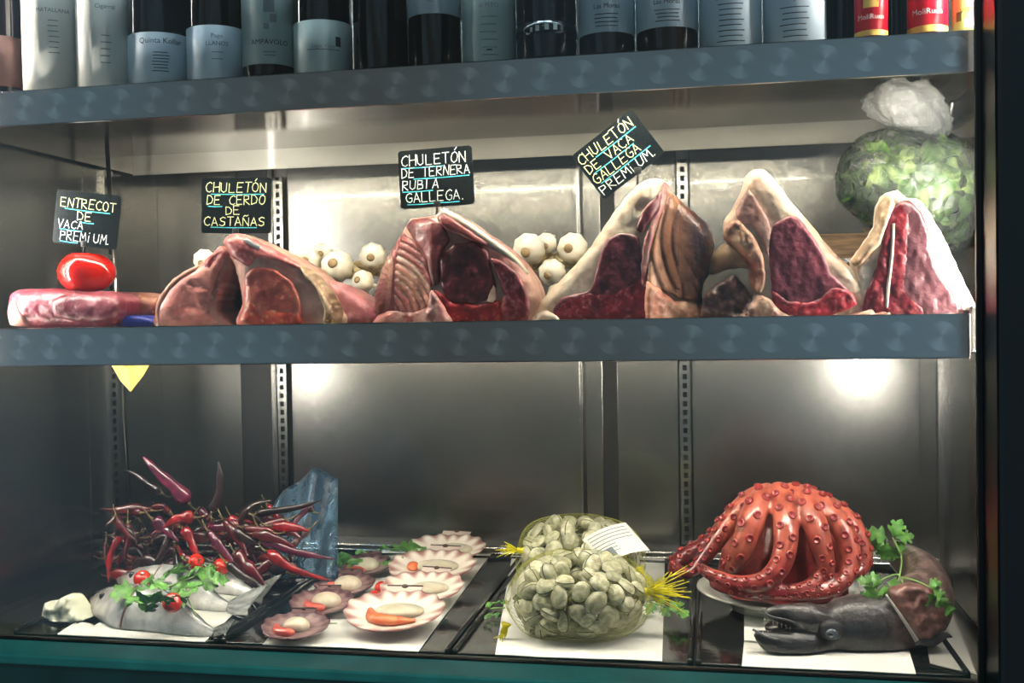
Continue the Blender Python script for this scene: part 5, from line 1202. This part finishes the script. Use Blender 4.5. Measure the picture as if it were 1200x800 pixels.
mesh('fin', tube(cr_spline([at(1072, 752, 1.475), at(1090, 750, 1.475), at(1106, 744, 1.48), at(1116, 746, 1.485)], 14), np.interp(np.linspace(0, 1, 14), [0, .4, 1], [.004, .009, .001]), 10, .25, up=(0, .3, 1)), mat('dark_fin', (44, 42, 44), .4), dfh)
# parsley on fish and beside the octopus
def leafset(lab, L_, stems, LL):
    b = thing('parsley_sprig', lab, 'herb', tuple(at(L_[0][0], L_[0][1], L_[0][2])))
    for k, (x, y, Y, dx, dy) in enumerate(L_):
        p = at(x, y, Y); e = at(x + dx, y + dy, Y); V, Fc = leaflet(p, e - p, (rng.uniform(-.3, .3), -1, .8), rng.uniform(*LL), k * 5 + int(x)); mesh('leaf', (np.array(V), Fc), PARS, b)
    for st in stems: mesh('stem', tube(cr_spline([at(*q_) for q_ in st], 14), .0013, 6), PSTEM, b)
leafset('parsley sprig standing between octopus and case wall', [(1040, 630, 1.66, -20, -8), (1046, 628, 1.66, 6, -12), (1050, 630, 1.66, 18, -4), (1036, 632, 1.66, -14, 10), (1040, 636, 1.65, -4, 20), (1050, 634, 1.65, 12, 14), (1030, 626, 1.67, -16, -2), (1044, 640, 1.65, 2, 22)], [[(1046, 630, 1.66), (1056, 652, 1.62), (1054, 675, 1.56), (1050, 688, 1.52)]], (.022, .032))
leafset('parsley sprig at the plate edge above the dark fish', [(1030, 686, 1.50, -18, 4), (1034, 684, 1.50, -12, -8), (1026, 688, 1.49, -12, 14), (1036, 686, 1.49, 4, 14), (1040, 682, 1.50, 14, 6), (1022, 682, 1.51, -14, -4)], [[(1024, 686, 1.50), (1040, 676, 1.51), (1054, 674, 1.52), (1060, 690, 1.50)]], (.018, .026))
leafset('yellow green parsley sprig resting on the dark fish flank', [(1092, 690, 1.47, 14, 6), (1098, 694, 1.47, 14, 14), (1090, 694, 1.47, 4, 16), (1100, 700, 1.47, 10, 16), (1088, 686, 1.475, 10, -4), (1106, 706, 1.475, 8, 10)], [[(1056, 676, 1.51), (1072, 680, 1.48), (1094, 690, 1.468)]], (.016, .024))

# ------------------------------------------------------------------ dried chillies
CH = mat('dried_chilli_skin', (90, 12, 18), .3, noise=[(.3, (40, 6, 12)), (.6, (92, 12, 20)), (.8, (130, 20, 26))], nscale=40, rand=.35, coat=.5, bump=.8, bscale=70)
CHB = mat('bright_chilli_skin', (150, 18, 22), .22, noise=[(.3, (96, 10, 18)), (.7, (166, 24, 26))], nscale=40, coat=.6, bump=.6, bscale=70)
CHP = mat('purple_chilli_skin', (84, 22, 48), .25, noise=[(.3, (52, 12, 34)), (.7, (110, 30, 58))], nscale=40, coat=.6, bump=.6, bscale=70)
CHD = mat('blackish_chilli_skin', (34, 12, 14), .3, coat=.4, bump=.8, bscale=70)
CST = mat('chilli_stem', (96, 80, 48), .6)
GC = 'dried red chillies heaped behind the fish'
chl = 'dark red dried chilli in the heap behind the fish'
def chilli(P, r, m, lab=chl):
    P = np.array(P); c = P.mean(0); n = 26; Pc = cr_spline(P, n); t = np.linspace(0, 1, n)
    R = r * np.clip(np.minimum(1, (t / .10) ** .5) * (1 - t ** 2.2 * .85), .12, 1) * (1 + .10 * np.sin(t * 17 + r * 900) + .12 * np.sin(t * 9 + r * 2900))
    th = thing('dried_chilli', lab, 'chilli', tuple(c), GC)
    v, f = tube(Pc, R, 12, .62); v[:, 2] = np.maximum(v[:, 2], ZF + .002); mesh('pod', (v, f), m, th)
    d = Pc[0] - Pc[2]; d /= np.linalg.norm(d); mesh('stem', tube(cr_spline([Pc[0] - d * .002, Pc[0] + d * .008, Pc[0] + d * .02 + [0, 0, .004]], 8), [.0042, .0028, .0018, .0015, .0014, .0013, .0013, .0014], 7), CST, th)
    return th
CX = [  # stem end first: (px, py, Y), radius, material, label
 ([(222, 590, 1.70), (205, 571, 1.69), (184, 552, 1.68), (168, 535, 1.68)], .013, CHP, 'wide purple chilli pointing up left at the top of the heap'),
 ([(190, 578, 1.72), (172, 566, 1.72), (158, 556, 1.72), (147, 551, 1.72)], .007, CHD, 'small dark chilli crossing the slanting rod'),
 ([(248, 600, 1.68), (256, 582, 1.68), (258, 562, 1.68), (256, 541, 1.68)], .009, CHD, 'blackish chilli standing upright at the centre of the heap'),
 ([(178, 598, 1.74), (155, 596, 1.73), (135, 598, 1.72), (118, 596, 1.72)], .010, CH, None),
 ([(146, 622, 1.70), (136, 636, 1.68), (128, 655, 1.67), (127, 682, 1.66)], .009, CHB, 'long red chilli hanging at the left end of the heap'),
 ([(214, 618, 1.66), (222, 630, 1.655), (228, 644, 1.65), (234, 656, 1.645)], .011, CHB, 'bright red chilli pointing down at the rear cherry tomato'),
 ([(228, 606, 1.66), (216, 606, 1.655), (204, 609, 1.65), (192, 618, 1.65)], .011, CHB, 'bright red chilli lying across the middle of the heap'),
 ([(244, 622, 1.65), (254, 636, 1.645), (266, 650, 1.64), (282, 666, 1.63)], .010, CHP, 'purple red chilli sloping down behind the rear fish'),
 ([(280, 618, 1.68), (286, 602, 1.67), (300, 590, 1.67), (318, 586, 1.68)], .007, CHD, None),
 ([(300, 602, 1.70), (325, 598, 1.70), (350, 594, 1.70), (376, 586, 1.70)], .007, CHD, 'long thin blackish chilli pointing right above the blue reflection sheet'),
 ([(318, 616, 1.66), (334, 617, 1.655), (350, 619, 1.65), (362, 622, 1.65)], .010, CHB, 'short bright red chilli at the right of the heap'),
 ([(312, 646, 1.62), (326, 656, 1.61), (346, 668, 1.61), (386, 680, 1.61)], .0105, CHB, 'long red chilli tapering right towards the scallops'),
 ([(306, 632, 1.64), (326, 640, 1.63), (352, 648, 1.63), (392, 655, 1.64)], .009, CHP, 'purplish chilli above the long tapering red one'),
 ([(276, 648, 1.60), (288, 662, 1.585), (300, 674, 1.575), (312, 688, 1.57)], .014, CH, 'broad dark red chilli touching the tail of the rear fish'),
 ([(266, 660, 1.58), (280, 672, 1.57), (296, 682, 1.56), (306, 692, 1.56)], .009, CHD, None),
 ([(150, 612, 1.70), (150, 628, 1.70), (146, 646, 1.69), (148, 658, 1.69)], .009, CH, None),
 ([(200, 625, 1.67), (194, 640, 1.66), (186, 656, 1.65), (182, 664, 1.65)], .009, CHD, None),
 ([(295, 625, 1.64), (312, 628, 1.63), (330, 634, 1.63), (344, 640, 1.63)], .010, CH, None),
 ([(262, 608, 1.66), (272, 622, 1.65), (284, 638, 1.64), (290, 652, 1.63)], .010, CH, None)]
for (pp, r, m, lab) in CX: chilli([at(*q_) for q_ in pp], r, m, lab or chl)
for k in range(120):
    px = rng.uniform(128, 352); Yc = rng.uniform(1.64, 1.88); top_ = 598 + abs(px - 235) * .10
    py = rng.uniform(top_, 694); a = rng.uniform(-1, 1) * 1.3 + (math.pi if rng.random() < .4 else 0); L = rng.uniform(.028, .045)
    c = at(px, py, Yc); c[2] = max(c[2], ZF + .012)
    d = np.array([math.cos(a), rng.uniform(-.4, .4), -abs(math.sin(a)) * rng.uniform(.2, 1)]); bend = np.array([rng.uniform(-.006, .006), rng.uniform(-.014, .014), rng.uniform(-.004, .018)])
    P = [c - d * L, c - d * L * .3 + bend, c + d * L * .4 + bend, c + d * L]; P = [np.array([p[0], p[1], max(p[2], ZF + .008)]) for p in P]
    chilli(P, rng.uniform(.007, .011), [CH, CH, CHD, CHB, CHD, CH, CHP, CHD][int(rng.integers(0, 8))])

# sheer blue sheet behind the chillies, added to mimic a glass reflection
BLUE_REFL = clear_film('blue_reflection', tint=(.62, .82, .98), haze=(50, 110, 160), hz=.08, rough=.35, bump=.8, bscale=30)
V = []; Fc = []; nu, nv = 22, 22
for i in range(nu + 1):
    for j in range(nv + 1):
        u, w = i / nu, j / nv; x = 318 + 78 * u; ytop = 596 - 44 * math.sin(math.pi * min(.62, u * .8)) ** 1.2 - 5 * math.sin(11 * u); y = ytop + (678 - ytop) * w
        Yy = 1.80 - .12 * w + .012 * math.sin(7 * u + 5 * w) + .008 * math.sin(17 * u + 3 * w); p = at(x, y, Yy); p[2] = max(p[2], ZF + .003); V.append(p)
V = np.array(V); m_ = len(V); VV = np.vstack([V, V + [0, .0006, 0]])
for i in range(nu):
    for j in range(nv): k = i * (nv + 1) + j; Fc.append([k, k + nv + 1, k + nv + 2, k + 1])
bo = mesh('blue_reflection_sheet', (V, Fc), BLUE_REFL, None, True, loc=V[0]); sd_ = bo.modifiers.new('solid', 'SOLIDIFY'); sd_.thickness = .0005
tag(bo, 'sheer blue sheet standing in for a glass reflection, right of the chilli heap', 'plastic')
